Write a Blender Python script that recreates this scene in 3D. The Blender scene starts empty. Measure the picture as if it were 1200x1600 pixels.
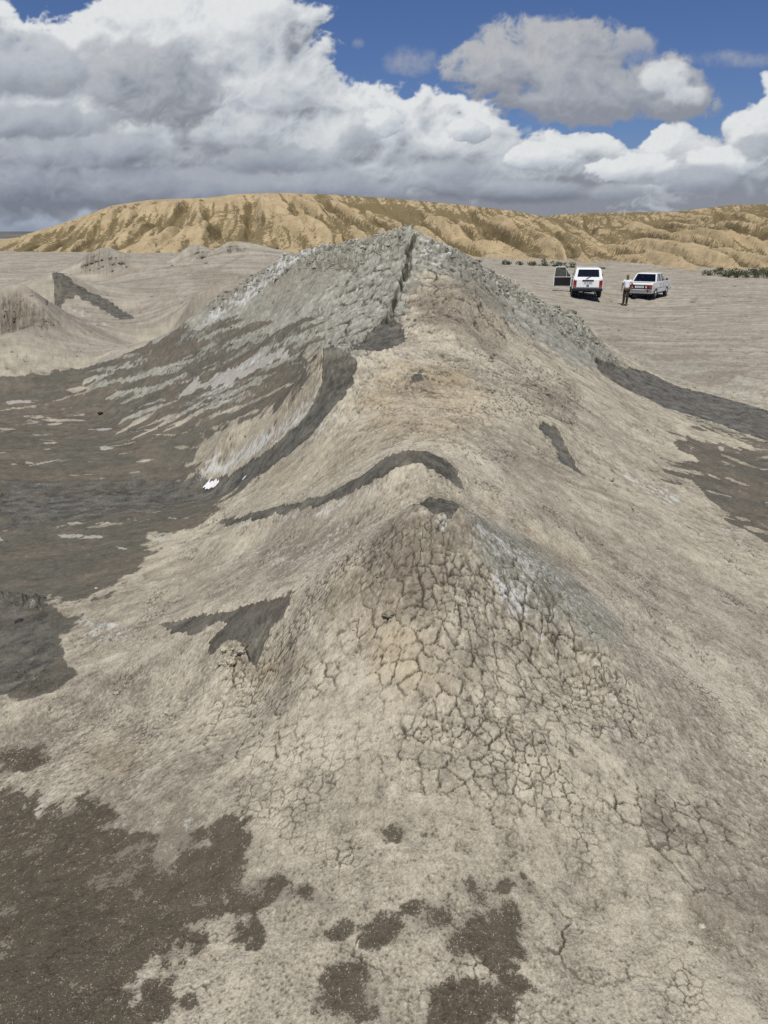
import bpy, bmesh, math, random
import numpy as np
from mathutils import Vector, Matrix
random.seed(7); rng = np.random.default_rng(7)
sc = bpy.context.scene
col = sc.collection
# ------------------------------------------------------------------ camera, sky, sun
CAM_Z = 3.3; PITCH = math.radians(20.7); FOC = 1150.0
cam = bpy.data.cameras.new('camera'); cam_o = bpy.data.objects.new('camera', cam); col.objects.link(cam_o)
cam.sensor_fit = 'VERTICAL'; cam.sensor_height = 36; cam.lens = FOC/1600*36
cam.clip_start = 0.05; cam.clip_end = 20000
cam_o.location = (0, 0, CAM_Z); cam_o.rotation_euler = (math.pi/2-PITCH, 0, 0)
sc.camera = cam_o
sc.view_settings.view_transform = 'Standard'; sc.view_settings.look = 'None'
sc.view_settings.exposure = 0.0; sc.view_settings.gamma = 1; sc.view_settings.use_curve_mapping = False
sc.render.resolution_x = 768; sc.render.resolution_y = 1024
sc.cycles.use_denoising = False; sc.cycles.max_bounces = 6; sc.cycles.diffuse_bounces = 3

SUN_EL = math.radians(62); SUN_AZ = math.radians(-172)      # azimuth clockwise from +Y
sun_dir = Vector((math.sin(SUN_AZ)*math.cos(SUN_EL), math.cos(SUN_AZ)*math.cos(SUN_EL), math.sin(SUN_EL)))
sun = bpy.data.lights.new('sun', 'SUN'); sun_o = bpy.data.objects.new('sun', sun); col.objects.link(sun_o)
sun.energy = 4.35; sun.angle = math.radians(0.6); sun.color = (1.0, 0.955, 0.865)
sun_o.rotation_euler = (-sun_dir).to_track_quat('-Z', 'Y').to_euler(); sun_o.location = sun_dir*50

class NT:
    """small helper for building node trees"""
    def __init__(s, tree): s.t = tree; s.n = tree.nodes; s.l = tree.links
    def _in(s, sock, v):
        if v is None: return
        if isinstance(v, bpy.types.NodeSocket): s.l.new(v, sock)
        else: sock.default_value = v
    def m(s, op, a, b=None, c=None, clamp=False):
        n = s.n.new('ShaderNodeMath'); n.operation = op; n.use_clamp = clamp
        for i, v in enumerate((a, b, c)): s._in(n.inputs[i], v)
        return n.outputs[0]
    def vm(s, op, a, b=None, sc_=None):
        n = s.n.new('ShaderNodeVectorMath'); n.operation = op
        s._in(n.inputs[0], a); s._in(n.inputs[1], b)
        if sc_ is not None: s._in(n.inputs['Scale'], sc_)
        return n.outputs[0]
    def xyz(s, x, y, z):
        n = s.n.new('ShaderNodeCombineXYZ')
        for i, v in enumerate((x, y, z)): s._in(n.inputs[i], v)
        return n.outputs[0]
    def sep(s, v):
        n = s.n.new('ShaderNodeSeparateXYZ'); s._in(n.inputs[0], v); return n.outputs
    def noise(s, vec, scale, detail=4, rough=.5, dist=0, kind='FBM', out=0):
        n = s.n.new('ShaderNodeTexNoise'); n.noise_type = kind
        s._in(n.inputs['Vector'], vec); s._in(n.inputs['Scale'], scale); s._in(n.inputs['Detail'], detail)
        s._in(n.inputs['Roughness'], rough); s._in(n.inputs['Distortion'], dist)
        return n.outputs[out]
    def voro(s, vec, scale, feat='F1', detail=0, rough=.5, rand=1, out=0, smooth=None):
        n = s.n.new('ShaderNodeTexVoronoi'); n.feature = feat
        s._in(n.inputs['Vector'], vec); s._in(n.inputs['Scale'], scale); s._in(n.inputs['Randomness'], rand)
        if 'Detail' in n.inputs: s._in(n.inputs['Detail'], detail); s._in(n.inputs['Roughness'], rough)
        if smooth is not None: s._in(n.inputs['Smoothness'], smooth)
        return n.outputs[out]
    def mix(s, f, a, b, kind='MIX', clampf=True):
        n = s.n.new('ShaderNodeMix'); n.data_type = 'RGBA'; n.blend_type = kind; n.clamp_factor = clampf
        s._in(n.inputs['Factor'], f)
        for k, v in ((6, a), (7, b)):
            if isinstance(v, tuple) and len(v) == 3: v = (*v, 1)
            s._in(n.inputs[k], v)
        return n.outputs[2]
    def step(s, v, lo, hi, smooth=True, a=0.0, b=1.0):
        n = s.n.new('ShaderNodeMapRange'); n.interpolation_type = 'SMOOTHSTEP' if smooth else 'LINEAR'
        s._in(n.inputs[0], v); s._in(n.inputs[1], lo); s._in(n.inputs[2], hi)
        n.inputs[3].default_value = a; n.inputs[4].default_value = b
        return n.outputs[0]
    def attr(s, name):
        n = s.n.new('ShaderNodeAttribute'); n.attribute_name = name; return n
def PXA(px, py):      # direction of a picture point as azimuth and elevation in degrees
    u, v = (px-600)/FOC, (py-800)/FOC
    x, y, z = u, math.cos(PITCH)-v*math.sin(PITCH), -math.sin(PITCH)-v*math.cos(PITCH)
    return math.degrees(math.atan2(x, y)), math.degrees(math.atan2(z, math.hypot(x, y)))

def build_world():
    w = bpy.data.worlds.new('World'); sc.world = w; w.use_nodes = True
    t = w.node_tree; t.nodes.clear(); N = NT(t)
    sky = t.nodes.new('ShaderNodeTexSky'); sky.sky_type = 'NISHITA'; sky.sun_disc = False
    sky.sun_elevation = SUN_EL; sky.sun_rotation = SUN_AZ; sky.altitude = 300; sky.air_density = 1.0; sky.dust_density = 0.5; sky.ozone_density = 3.0
    c = N.mix(1.0, sky.outputs[0], (.41, .475, .68), 'MULTIPLY')
    bg = t.nodes.new('ShaderNodeBackground'); N._in(bg.inputs[0], c); bg.inputs[1].default_value = .10
    out = t.nodes.new('ShaderNodeOutputWorld'); t.links.new(bg.outputs[0], out.inputs[0])
build_world()
# ------------------------------------------------------------------ numeric helpers
F = np.float32
_ang = rng.random((256, 256)).astype(F)*2*np.pi
_gx, _gy = np.cos(_ang).astype(F), np.sin(_ang).astype(F)
_jx, _jy, _jr = [rng.random((256, 256)).astype(F) for _ in range(3)]
def perlin(x, y, seed=0):
    x = np.asarray(x, F)+F(seed*17.37); y = np.asarray(y, F)+F(seed*9.71)
    fx, fy = np.floor(x), np.floor(y); ix, iy = fx.astype(np.int32) & 255, fy.astype(np.int32) & 255
    x, y = x-fx, y-fy; jx, jy = (ix+1) & 255, (iy+1) & 255
    u, v = x*x*x*(x*(x*6-15)+10), y*y*y*(y*(y*6-15)+10)
    a = _gx[ix, iy]*x+_gy[ix, iy]*y; b = _gx[jx, iy]*(x-1)+_gy[jx, iy]*y
    c = _gx[ix, jy]*x+_gy[ix, jy]*(y-1); d = _gx[jx, jy]*(x-1)+_gy[jx, jy]*(y-1)
    p, q = a+(b-a)*u, c+(d-c)*u
    return ((p+(q-p)*v)*F(1.5)).astype(F)
def fbm(x, y, o=4, gain=.5, seed=0, ridge=False):
    t = 0; a = 1.0; s = 0; ca, sa = math.cos(.6), math.sin(.6)
    for i in range(o):
        n = perlin(x, y, seed+i*3)
        if ridge: n = 1-2*np.abs(n)
        t = t+n*F(a); s += a; a *= gain
        x, y = (x*ca-y*sa)*F(2.03), (x*sa+y*ca)*F(2.03)
    return t/F(s)
def voronoi(x, y, seed=0, jit=.85):
    """distance to the nearest cell edge (cell size 1), a random value per cell, distance to the cell point"""
    x = np.asarray(x, F)+F(seed*11.3); y = np.asarray(y, F)+F(seed*5.9)
    fx, fy = np.floor(x), np.floor(y); d1 = np.full(x.shape, 9, F); d2 = d1.copy()
    p1x = np.zeros_like(d1); p1y = p1x.copy(); p2x = p1x.copy(); p2y = p1x.copy(); rv = p1x.copy()
    for i in (-1, 0, 1):
        for j in (-1, 0, 1):
            gx, gy = fx+i, fy+j; ix, iy = gx.astype(np.int32) & 255, gy.astype(np.int32) & 255
            px = gx+.5+(_jx[ix, iy]-.5)*F(jit); py = gy+.5+(_jy[ix, iy]-.5)*F(jit)
            d = (px-x)**2+(py-y)**2
            c1 = d < d1; c2 = (~c1) & (d < d2)
            p2x = np.where(c1, p1x, np.where(c2, px, p2x)); p2y = np.where(c1, p1y, np.where(c2, py, p2y)); d2 = np.where(c1, d1, np.where(c2, d, d2))
            p1x = np.where(c1, px, p1x); p1y = np.where(c1, py, p1y); rv = np.where(c1, _jr[ix, iy], rv); d1 = np.where(c1, d, d1)
    e = (d2-d1)/(2*np.sqrt((p2x-p1x)**2+(p2y-p1y)**2)+F(1e-6))
    return e.astype(F), rv, np.sqrt(d1)
def sstep(v, a, b):
    t = np.clip((v-a)/(b-a), 0, 1); return (t*t*(3-2*t)).astype(F)
CP_, SP_ = math.cos(PITCH), math.sin(PITCH)
def ray(px, py):
    u, v = (px-600)/FOC, (py-800)/FOC
    return u, CP_-v*SP_, -SP_-v*CP_
def at_t(px, py, t):
    x, y, z = ray(px, py); return x*t, y*t, CAM_Z+z*t
def at_z(px, py, z0):
    x, y, z = ray(px, py); return at_t(px, py, (z0-CAM_Z)/z)

# ------------------------------------------------------------------ the lie of the land
Z = [  # picture x, y, ground height (metres above the lot where the cars stand)
(600,1600,1.70),(0,1600,1.60),(1200,1600,1.58),(600,1400,1.72),(0,1400,1.42),(300,1400,1.6),(1200,1400,1.5),(900,1400,1.66),
(600,1240,1.77),(300,1220,1.60),(0,1250,1.22),(900,1220,1.74),(1200,1220,1.42),(150,1250,1.42),
(690,1150,1.84),(500,1150,1.78),(850,1150,1.82),(1000,1150,1.67),
(0,1100,1.08),(0,1000,.95),(0,900,.82),(0,800,.68),(0,700,.5),(0,620,.26),(0,560,.12),(0,500,.15),(0,440,.25),(0,415,.5),(-300,500,0.1),(-400,700,.3),(-300,1000,.6),(-300,1400,1.0),
(200,700,.62),(200,800,.85),(200,900,1.02),(100,950,.97),(150,1050,1.18),(150,1120,1.28),(250,985,1.3),(300,880,1.2),(300,1100,1.5),(100,850,.8),
(310,720,.72),(340,757,.78),(250,800,.9),(330,822,1.12),(400,850,1.45),(400,1100,1.63),
(200,640,.45),(200,540,.45),(250,440,.7),(200,410,.6),(100,640,.3),
(1200,1100,1.33),(1200,1000,1.2),(1200,900,1.02),(1200,800,.75),(1200,700,.45),(1200,655,.36),(1200,600,.2),(1200,560,.1),(1200,500,.0),(1200,450,-.4),(1500,500,-.1),(1500,800,.4),(1500,1100,.8),(1500,1500,1.2),
(1100,610,.42),(1100,700,.66),(1100,800,.98),(1100,900,1.27),(1060,600,.5),(1000,622,.95),(1000,700,1.12),(1000,800,1.45),(1000,900,1.55),(1000,1000,1.64),(900,1050,1.80),
(1000,540,.2),(1050,482,-.4),(950,440,-.1),(910,467,-.08),(975,478,-.50),(1010,471,-.46),(1060,470,-.5),(930,462,-.1),(1100,440,-.4),(1150,520,0.0),(980,500,-.4),(870,440,0),
(900,420,-.3),(1100,431,-.4),(760,412,.2),(440,402,.7),(-200,400,.6),(1500,430,-.3)]
T = [  # picture x, y, distance along the view axis
(690,797,2.80),(655,792,2.80),(720,803,2.79),(690,870,2.70),(690,950,2.57),(690,1050,2.42),(600,850,2.80),(540,900,2.82),(780,860,2.83),(850,930,2.80),(930,1020,2.72),(800,1000,2.63),(560,1000,2.62),(480,1050,2.62),(460,960,2.95),
(650,712,3.72),(600,724,3.78),(700,737,3.70),(727,776,3.62),(540,775,4.0),(480,795,4.3),(400,807,4.9),(655,745,3.58),(660,785,3.42),(600,790,3.55),(560,820,3.6),(480,860,3.75),(500,820,3.95),
(700,690,4.35),(760,740,4.1),(820,800,3.8),(700,650,5.2),(600,650,5.3),(560,700,4.9),(500,740,5.1),(700,600,6.2),(600,600,6.1),(700,550,7.2),(760,600,6.4),(800,650,5.75),(800,740,4.4),(870,860,3.7),
(700,505,8.1),(640,500,8.5),(740,470,9.2),(690,440,9.7),(640,440,9.7),(640,405,10.5),(655,370,11.3),(625,363,11.7),(600,368,11.9),(585,400,11.2),
(520,545,6.6),(500,548,6.65),(560,575,6.25),(530,620,5.95),(500,660,5.9),(460,600,7.0),(450,650,6.7),(420,640,7.6),(400,690,7.3),(440,715,6.2),(380,745,7.0),(350,680,8.4),
(560,548,7.3),(600,545,7.5),(630,522,7.9),(600,505,8.6),(560,470,9.8),(480,510,9.7),(400,560,10.2),(300,620,11.0),(420,615,9.0),(350,655,9.3),(520,430,11.0),(450,460,11.6),(380,510,12.0),
(540,385,12.5),(480,393,13.0),(440,407,13.2),(400,435,13.6),(350,463,14.0),(300,500,14.5),(220,545,15.5),(120,580,16.5),
(675,374,11.3),(720,402,11.8),(760,425,12.1),(800,443,12.5),(850,475,13.0),(900,496,13.8),(940,535,15.0),(975,577,16.3),
(800,550,8.6),(750,520,8.6),(850,600,8.0),(900,600,8.9),(860,540,10.0),(910,560,11.3),(850,510,10.8),(800,490,10.6),(930,580,12.2),(900,640,7.3),(860,640,6.4),(900,720,5.8),(880,670,6.1),(930,780,5.0),(940,680,7.0),
(440,937,3.15),(400,950,3.3),(370,1025,3.05),(410,1030,2.98),(340,1010,3.25),(380,985,3.15),(350,955,3.6),(300,965,3.9),(440,1000,2.93),(340,1060,3.0),
# small far cones
(88,425,27.5),(60,470,26.5),(0,462,28),(150,452,27.5),(200,490,25.5),(100,490,24.5),
(35,464,19.5),(70,490,19.3),(0,475,20),(60,512,18.8),(100,512,19.5),(0,522,18.2),
(160,385,38),(130,408,39.5),(195,405,39.5),(160,425,37),
(370,430,22),(330,450,22),(300,470,21.5),(400,432,22.5),(440,440,23),(330,500,18.5),
(302,382,46),(285,400,47),(324,390,46.5),(362,378,43),(345,393,44),(400,398,45),
]
X = [(0,18,1.3),(-3,19,.8),(3,18.5,.9),(0,24,.5),(0,-4,1.6),(4,-4,1.2),(-4,-4,1.2),(0,-12,.8),(9,-6,.6),(-9,-6,.5),(0,.3,1.69),(7,19,.2),(-6,22,.35)]
cps = np.array([at_z(*p) for p in Z]+[at_t(*p) for p in T]+X)
def qmap(x, y):
    yy = np.maximum(y, .35)+.25
    return np.stack([np.clip(x/yy, -1.6, 1.6)*1.15, np.log(yy)*1.0+np.minimum(y-.35, 0)*.12], -1)
_q = qmap(cps[:, 0], cps[:, 1])
def _kern(r2): return np.sqrt(r2+.0006)
_A = _kern(((_q[:, None]-_q[None])**2).sum(-1)) - 0*np.eye(len(_q))
_n = len(_q)
_M = np.zeros((_n+3, _n+3)); _M[:_n, :_n] = _A+np.eye(_n)*-.0008; _M[:_n, _n] = 1; _M[:_n, _n+1:] = _q; _M[_n, :_n] = 1; _M[_n+1:, :_n] = _q.T
_w = np.linalg.solve(_M, np.r_[cps[:, 2], np.zeros(3)])
def base_h(x, y):
    sh = np.shape(x); x = np.ravel(np.asarray(x, float)); y = np.ravel(np.asarray(y, float)); o = np.empty(len(x), F)
    qf = _q.astype(F); wf = _w.astype(F)
    for i in range(0, len(x), 40000):
        q = qmap(x[i:i+40000], y[i:i+40000]).astype(F)
        d = (q[:, :1]-qf[None, :, 0])**2+(q[:, 1:]-qf[None, :, 1])**2+F(.0006)
        o[i:i+40000] = np.sqrt(d)@wf[:_n]+wf[_n]+q@wf[_n+1:]
    # the plain past the mud field
    f = sstep(np.hypot(x, y), 120, 200); o = o*(1-f)+0.0*f
    return o.reshape(sh)
# base surface on a table in (bearing, log distance), read back bilinearly
_U = np.linspace(-1.7, 1.7, 900).astype(F); _V = np.linspace(math.log(.6), math.log(260), 900).astype(F)
_uu, _vv = np.meshgrid(_U, _V, indexing='ij'); _yy = np.exp(_vv)-.25; _TAB = base_h(_uu*(_yy+.25), _yy)
def H(x, y):
    """height of the smooth ground"""
    x = np.asarray(x, F); y = np.asarray(y, F); yy = np.maximum(y, .35)+F(.25)
    u = np.clip((x/yy+1.7)/3.4*899, 0, 898.99); v = np.clip((np.log(yy)-_V[0])/(_V[-1]-_V[0])*899, 0, 898.99)
    i, j = u.astype(np.int32), v.astype(np.int32); u, v = u-i, v-j
    a = _TAB[i, j]*(1-u)*(1-v)+_TAB[i+1, j]*u*(1-v)+_TAB[i, j+1]*(1-u)*v+_TAB[i+1, j+1]*u*v
    return np.where(y < .35, a-np.clip(.35-y, 0, 9)*.06, a).astype(F)
_tt = np.exp(np.linspace(math.log(.9), math.log(150), 900)).astype(F)
def hit(px, py):
    """where the line of sight through each picture point first meets the ground"""
    px, py = np.atleast_1d(px).astype(F), np.atleast_1d(py).astype(F)
    u, v = (px-600)/FOC, (py-800)/FOC; dx, dy, dz = u, CP_-v*SP_, -SP_-v*CP_
    h = CAM_Z+dz[:, None]*_tt-H(dx[:, None]*_tt, dy[:, None]*_tt)
    k = np.argmax(h < 0, 1); k = np.where((h < 0).any(1), k, 899); k = np.maximum(k, 1); r = np.arange(len(k))
    h0, h1 = h[r, k-1], h[r, k]; f = np.clip(h0/(h0-h1+1e-9), 0, 1); t = _tt[k-1]+(_tt[k]-_tt[k-1])*f
    return dx*t, dy*t, t
def wpoly(pts):
    P = np.array(pts, float); Q = []
    for a, b in zip(P, np.roll(P, -1, 0)):
        k = max(1, int(np.hypot(*(b-a))//14)); Q += [a+(b-a)*i/k for i in range(k)]
    Q = np.array(Q); x, y, t = hit(Q[:, 0], Q[:, 1]); return np.stack([x, y], 1), float(np.median(t))
def sdf(poly, x, y):
    """signed distance to a world polygon, positive inside"""
    d = np.full(x.shape, 1e9, F); ins = np.zeros(x.shape, bool)
    for (ax, ay), (bx, by) in zip(poly, np.roll(poly, -1, 0)):
        ex, ey = bx-ax, by-ay; L = ex*ex+ey*ey+1e-12
        t = np.clip(((x-ax)*ex+(y-ay)*ey)/L, 0, 1); d = np.minimum(d, (x-ax-t*ex)**2+(y-ay-t*ey)**2)
        if ey != 0:
            c = (ay > y) != (by > y); ins ^= c & (x < ex*(y-ay)/ey+ax)
    d = np.sqrt(d); return np.where(ins, d, -d).astype(F)

# ------------------------------------------------------------------ ground grid, finer where it shows larger
def wid(y): return np.where(y > .6, np.maximum(y, .6)*(.60+.22*np.exp(-np.maximum(y-.9, 0)/1.5))+.10, .6*.82+.10)
NC, NR = 1020, 960
s_in = np.linspace(-1, 1, NC); ext = 1+np.cumsum(.004*1.16**np.arange(30)); ext = ext[ext < 7]
S = np.r_[-ext[::-1], s_in, ext]
yf = np.exp(np.linspace(math.log(.85), math.log(125), 6000)); acc = np.zeros(len(yf)-1)
for s in np.linspace(-.8, .8, 15):
    xx = s*wid(yf); zz = H(xx, yf)-CAM_Z
    dep = yf*CP_-zz*SP_; up = yf*SP_+zz*CP_
    v = -up/dep*FOC; dv = np.diff(v)                                    # picture y falls as y grows
    vm_ = np.minimum.accumulate(v)                                      # hidden where v rises above the running minimum
    vis = v[1:] <= vm_[:-1]+.5
    acc += np.where(vis, np.abs(dv), .04*np.hypot(np.diff(yf), np.diff(zz))/dep[1:]*FOC)
acc = acc/15+np.diff(yf)/yf[1:]*14
c = np.r_[0, np.cumsum(acc)]; rows = np.interp(np.linspace(0, c[-1], NR), c, yf)
back = .85-np.cumsum(.006*1.2**np.arange(50)); back = back[back > -25][::-1]; fw = 125+np.cumsum(2.0*1.12**np.arange(30)); fw = fw[fw < 700]
R = np.r_[back, rows, fw]
Y, Sx = np.meshgrid(R, S, indexing='ij'); Xg = (Sx*wid(Y)).astype(F); Yg = Y.astype(F); nr, nc = Xg.shape
px_sp = (np.hypot(Xg, Yg)+.4)/FOC                                        # metres to one picture pixel at that distance, about
gx, gy = Xg.ravel(), Yg.ravel(); psp = px_sp.ravel()
h0 = H(gx, gy)
warpx = fbm(gx*1.7, gy*1.7, 3, seed=5); warpy = fbm(gx*1.7, gy*1.7, 3, seed=9)
nfine = fbm(gx*9, gy*9, 4, .6, seed=21)
def paint(out, pts, amount=1.0, soft=6.0, rough=0.0, grow=0.0, mode='max'):
    """raise layer `out` inside a patch outlined on the ground; rough frays its edge (both in picture pixels at its distance)"""
    poly, t = wpoly(pts); pp = t/FOC; m = (soft+rough+abs(grow))*pp*1.6
    sel = np.nonzero((gx > poly[:, 0].min()-m) & (gx < poly[:, 0].max()+m) & (gy > poly[:, 1].min()-m*2.5) & (gy < poly[:, 1].max()+m*2.5))[0]
    x, y = gx[sel], gy[sel]
    d = sdf(poly, x, y)/pp+grow
    if rough: d = d+rough*(fbm(x/pp/45, y/pp/45, 5, .6, seed=int(abs(pts[0][0]+pts[0][1])) % 50)*1.6)
    v = sstep(d, -soft, soft)*F(amount)
    if mode == 'max': out[sel] = np.maximum(out[sel], v)
    elif mode == 'add': out[sel] = out[sel]+v
    else: out[sel] = out[sel]*(1-v)
    return sel, v
def spot(cx, cy, rx, ry=None, n=12):
    ry = ry or rx; return [(cx+rx*math.cos(a)*(1+.25*math.sin(3*a+cx)), cy+ry*math.sin(a)*(1+.2*math.cos(2*a+cy))) for a in [i*2*math.pi/n for i in range(n)]]
L = lambda: np.zeros(len(gx), F)
wet, film, damp, white, gray, ochre, brown, crk, rub, bank = [L() for _ in range(10)]
P_channel = [(655,368),(648,372),(640,385),(636,400),(635,420),(628,440),(621,458),(612,478),(604,498),(585,520),(560,540),(551,550),(585,553),(606,548),(624,540),(634,530),(630,515),(618,503),(614,490),(620,475),(628,458),(635,442),(642,420),(643,400),(645,385)]
P_gully = [(655,368),(648,372),(640,385),(636,400),(635,420),(628,440),(621,458),(612,478),(600,500),(606,505),(614,490),(620,475),(628,458),(635,442),(642,420),(643,400),(645,385)]
P_flow3 = [(503,542),(520,546),(540,555),(556,568),(557,580),(548,602),(526,635),(507,662),(482,690),(452,714),(420,734),(395,750),(360,768),(300,785),(200,790),(100,795),(0,800),(0,770),(100,772),(200,766),(300,760),(350,747),(392,722),(432,694),(466,664),(486,633),(499,606),(503,580)]
P_arc = [(345,815),(400,801),(470,786),(520,768),(560,745),(600,718),(630,707),(670,709),(700,723),(716,745),(730,779),(722,776),(702,752),(682,742),(655,728),(625,731),(595,742),(560,766),(520,783),(470,799),(400,811),(350,822)]
P_apex = [(643,791),(665,780),(700,782),(726,791),(721,805),(702,814),(688,803),(665,794)]
P_lvent = [(250,978),(300,965),(350,957),(400,943),(448,932),(453,945),(443,965),(422,985),(412,1015),(400,1036),(384,1030),(380,1002),(352,1004),(332,1020),(328,1006),(344,985),(357,973),(333,979),(305,992),(270,989)]
P_pool = [(-60,930),(40,935),(75,930),(72,960),(88,1000),(88,1030),(60,1055),(30,1078),(-60,1080)]
P_rvent = [(836,666),(850,661),(872,668),(876,690),(896,715),(916,747),(905,744),(880,727),(868,705),(862,686),(848,676)]
P_rstream = [(925,560),(960,571),(1000,578),(1060,603),(1120,620),(1210,645),(1500,720),(1500,780),(1210,690),(1150,672),(1100,655),(1040,636),(990,613),(950,592)]
P_rfilm = [(1075,685),(1210,712),(1420,760),(1420,1000),(1210,850),(1150,820),(1115,790),(1085,755),(1095,730)]
P_flat = [(-500,600),(0,592),(100,580),(200,566),(260,560),(330,560),(420,545),(470,560),(440,600),(400,640),(340,672),(308,695),(303,735),(345,762),(375,765),(332,800),(310,826),(280,830),(240,850),(215,885),(165,930),(100,950),(95,985),(60,950),(-300,940)]
P_lstain = [(-200,1215),(0,1225),(50,1240),(62,1270),(150,1245),(180,1300),(230,1288),(262,1315),(262,1350),(330,1290),(372,1288),(380,1330),(388,1385),(435,1368),(445,1395),(405,1448),(330,1452),(275,1480),(235,1520),(245,1580),(190,1620),(-200,1640)]
for p in (P_channel, P_arc, P_apex, P_lvent, P_rvent): paint(wet, p, 1, 3, 11); paint(bank, p, 1, 7, 9, 5)
paint(wet, P_pool, 1, 5, 14)
for p in (P_arc, P_lvent, P_rvent, P_apex): paint(film, p, .46, 9, 18, 6)
deep = L(); paint(deep, P_gully, 1, 2.5, 4)
paint(wet, P_flow3[:17]+P_flow3[-11:], 1, 3, 9); paint(bank, P_flow3[:17]+P_flow3[-11:], 1, 8, 9, 6)
paint(wet, P_flow3, .75, 7, 12)
paint(wet, P_rstream, .95, 3, 9); paint(wet, [(0,750),(320,742),(380,740),(420,735),(395,760),(340,775),(250,800),(0,830)], .55, 18, 22)
paint(film, P_flat, 1, 24, 40); paint(film, P_rfilm, 1, 12, 26); paint(film, [(1030,640),(1100,665),(1150,690),(1210,720),(1210,690),(1100,655)], .55, 12, 20)
paint(film, [(60,930),(100,960),(95,1010),(125,1050),(95,1078),(40,1090),(-60,1090),(-60,920)], 1, 6, 14)
paint(film, [(280,520),(360,540),(300,600),(200,640),(80,600)], .9, 20, 40); paint(film, [(440,560),(500,580),(430,640),(380,660),(350,640)], .8, 10, 20)
paint(film, [(240,560),(330,505),(430,545),(380,600),(260,640)], .6, 25, 40)
paint(film, [(1100,940),(1200,990),(1200,1040),(1100,990)], .25, 12, 20)
paint(damp, P_lstain, .92, 26, 60)
for c_ in [(480,1405,20,15),(678,1425,34,20),(735,1390,18,14),(765,1475,60,36),(790,1440,22,34),(718,1572,66,44),(545,1545,44,52),(608,1452,26,20),(525,1465,14,12),(310,1475,14,12),(20,1185,48,18),(770,1390,30,10),(822,1392,14,9),(800,1535,14,16),(800,1560,9,7),(300,1560,14,10),(420,1385,22,16),(350,1305,26,20),(580,1470,14,10),(640,1300,30,6)]:
    paint(damp, spot(*c_), 1, 16, 26)
paint(wet, [(84,424),(100,429),(142,455),(172,470),(212,497),(190,500),(150,477),(120,463),(95,474),(74,478),(84,457)], .9, 1.5, 3)
paint(wet, spot(653,591,9,6), .9, 1.2, 2); paint(brown, spot(653,594,22,16), .6, 8, 6)
for p, a in [([(130,400),(160,388),(200,405),(185,425),(130,425)], .9), ([(283,400),(300,385),(330,392),(325,405)], .8), ([(340,383),(380,382),(390,395),(350,395)], .6)]: paint(gray, p, a, 3, 5)
for p, a in [([(135,405),(160,390),(200,408),(215,425),(120,428)], .8), ([(0,470),(35,464),(95,502),(60,515),(0,505)], 1), ([(300,440),(370,428),(430,436),(330,480)], .5), ([(200,425),(280,440),(260,470),(210,450)], .35)]: paint(brown, p, a, 4, 8)
paint(white, [(35,1235),(80,1230),(85,1260),(45,1275)], .5, 6, 10); paint(white, [(275,1290),(305,1275),(300,1310),(270,1340)], .5, 6, 10)
def strokes(layer, n, box, slope, ln, wd, amt, mode='max', jitter=.12, soft=1.5):
    x0, y0, x1, y1 = box
    for _ in range(n):
        cx, cy, l, w = random.uniform(x0, x1), random.uniform(y0, y1), random.uniform(*ln)/2, random.uniform(*wd)/2
        s = slope+random.uniform(-jitter, jitter); ux, uy = math.cos(math.atan(s)), math.sin(math.atan(s)); P_ = []
        for t, o in ((-1, 0), (-.5, .8), (0, 1), (.6, .7), (1, 0), (.5, -.7), (0, -1), (-.6, -.8)): P_.append((cx+ux*l*t-uy*w*o, cy+uy*l*t+ux*w*o))
        paint(layer, P_, random.uniform(*amt), soft, 2.5, mode=mode)
strokes(film, 40, (0, 600, 300, 850), -.06, (15, 90), (1.5, 5), (.3, .7), 'sub')
strokes(film, 44, (210, 560, 430, 660), -.42, (50, 170), (2, 7), (.3, .75), 'sub', soft=3)
strokes(film, 22, (290, 505, 470, 575), -.40, (60, 170), (5, 14), (.5, .9))
strokes(film, 16, (60, 560, 260, 620), -.22, (60, 160), (3, 8), (.5, .9), 'sub')
strokes(white, 30, (280, 570, 470, 650), -.42, (40, 120), (1.5, 4), (.4, .75), soft=2)
strokes(film, 26, (1060, 660, 1210, 830), .38, (20, 80), (2, 6), (.4, .9), 'sub')
strokes(film, 22, (1040, 670, 1120, 760), .36, (30, 90), (3, 9), (.5, .9))
strokes(brown, 34, (830, 690, 1210, 1150), .42, (20, 110), (3, 12), (.3, .8), soft=4)
strokes(brown, 26, (120, 850, 480, 930), -.28, (30, 110), (3, 10), (.3, .8), soft=4)
strokes(brown, 18, (980, 500, 1210, 600), .06, (60, 240), (2, 5), (.4, .9)); strokes(brown, 14, (1040, 440, 1210, 500), .02, (60, 200), (1.5, 4), (.3, .7))
strokes(brown, 20, (0, 400, 300, 470), -.05, (50, 200), (2, 5), (.3, .8)); strokes(brown, 12, (220, 410, 400, 480), -.55, (40, 120), (4, 10), (.3, .7))
for p, a in [([(3,472),(35,469),(58,486),(90,510),(40,518),(0,518)], 1), ([(143,400),(160,394),(188,403),(208,420),(125,421)], .9), ([(285,398),(300,389),(326,394),(322,404)], .7), ([(350,388),(372,385),(384,392),(360,398)], .7)]:
    paint(brown, p, a, 3, 5); paint(rub, p, 1, 2, 4); paint(film, p, .42, 3, 8)
paint(gray, [(143,400),(160,394),(188,403),(208,420),(125,421)], .7, 3, 5)
for c_ in [(1110, 592, 45, 12), (1060, 560, 60, 8), (960, 530, 14, 5), (340, 432, 50, 10)]: paint(brown, spot(*c_), .8, 4, 6)
paint(crk, [(500,560),(557,575),(520,640),(495,660)], 1, 6, 4); paint(crk, P_flow3[:13]+P_flow3[-8:], .9, 6, 4); paint(crk, P_channel, .8, 3, 3)
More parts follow.
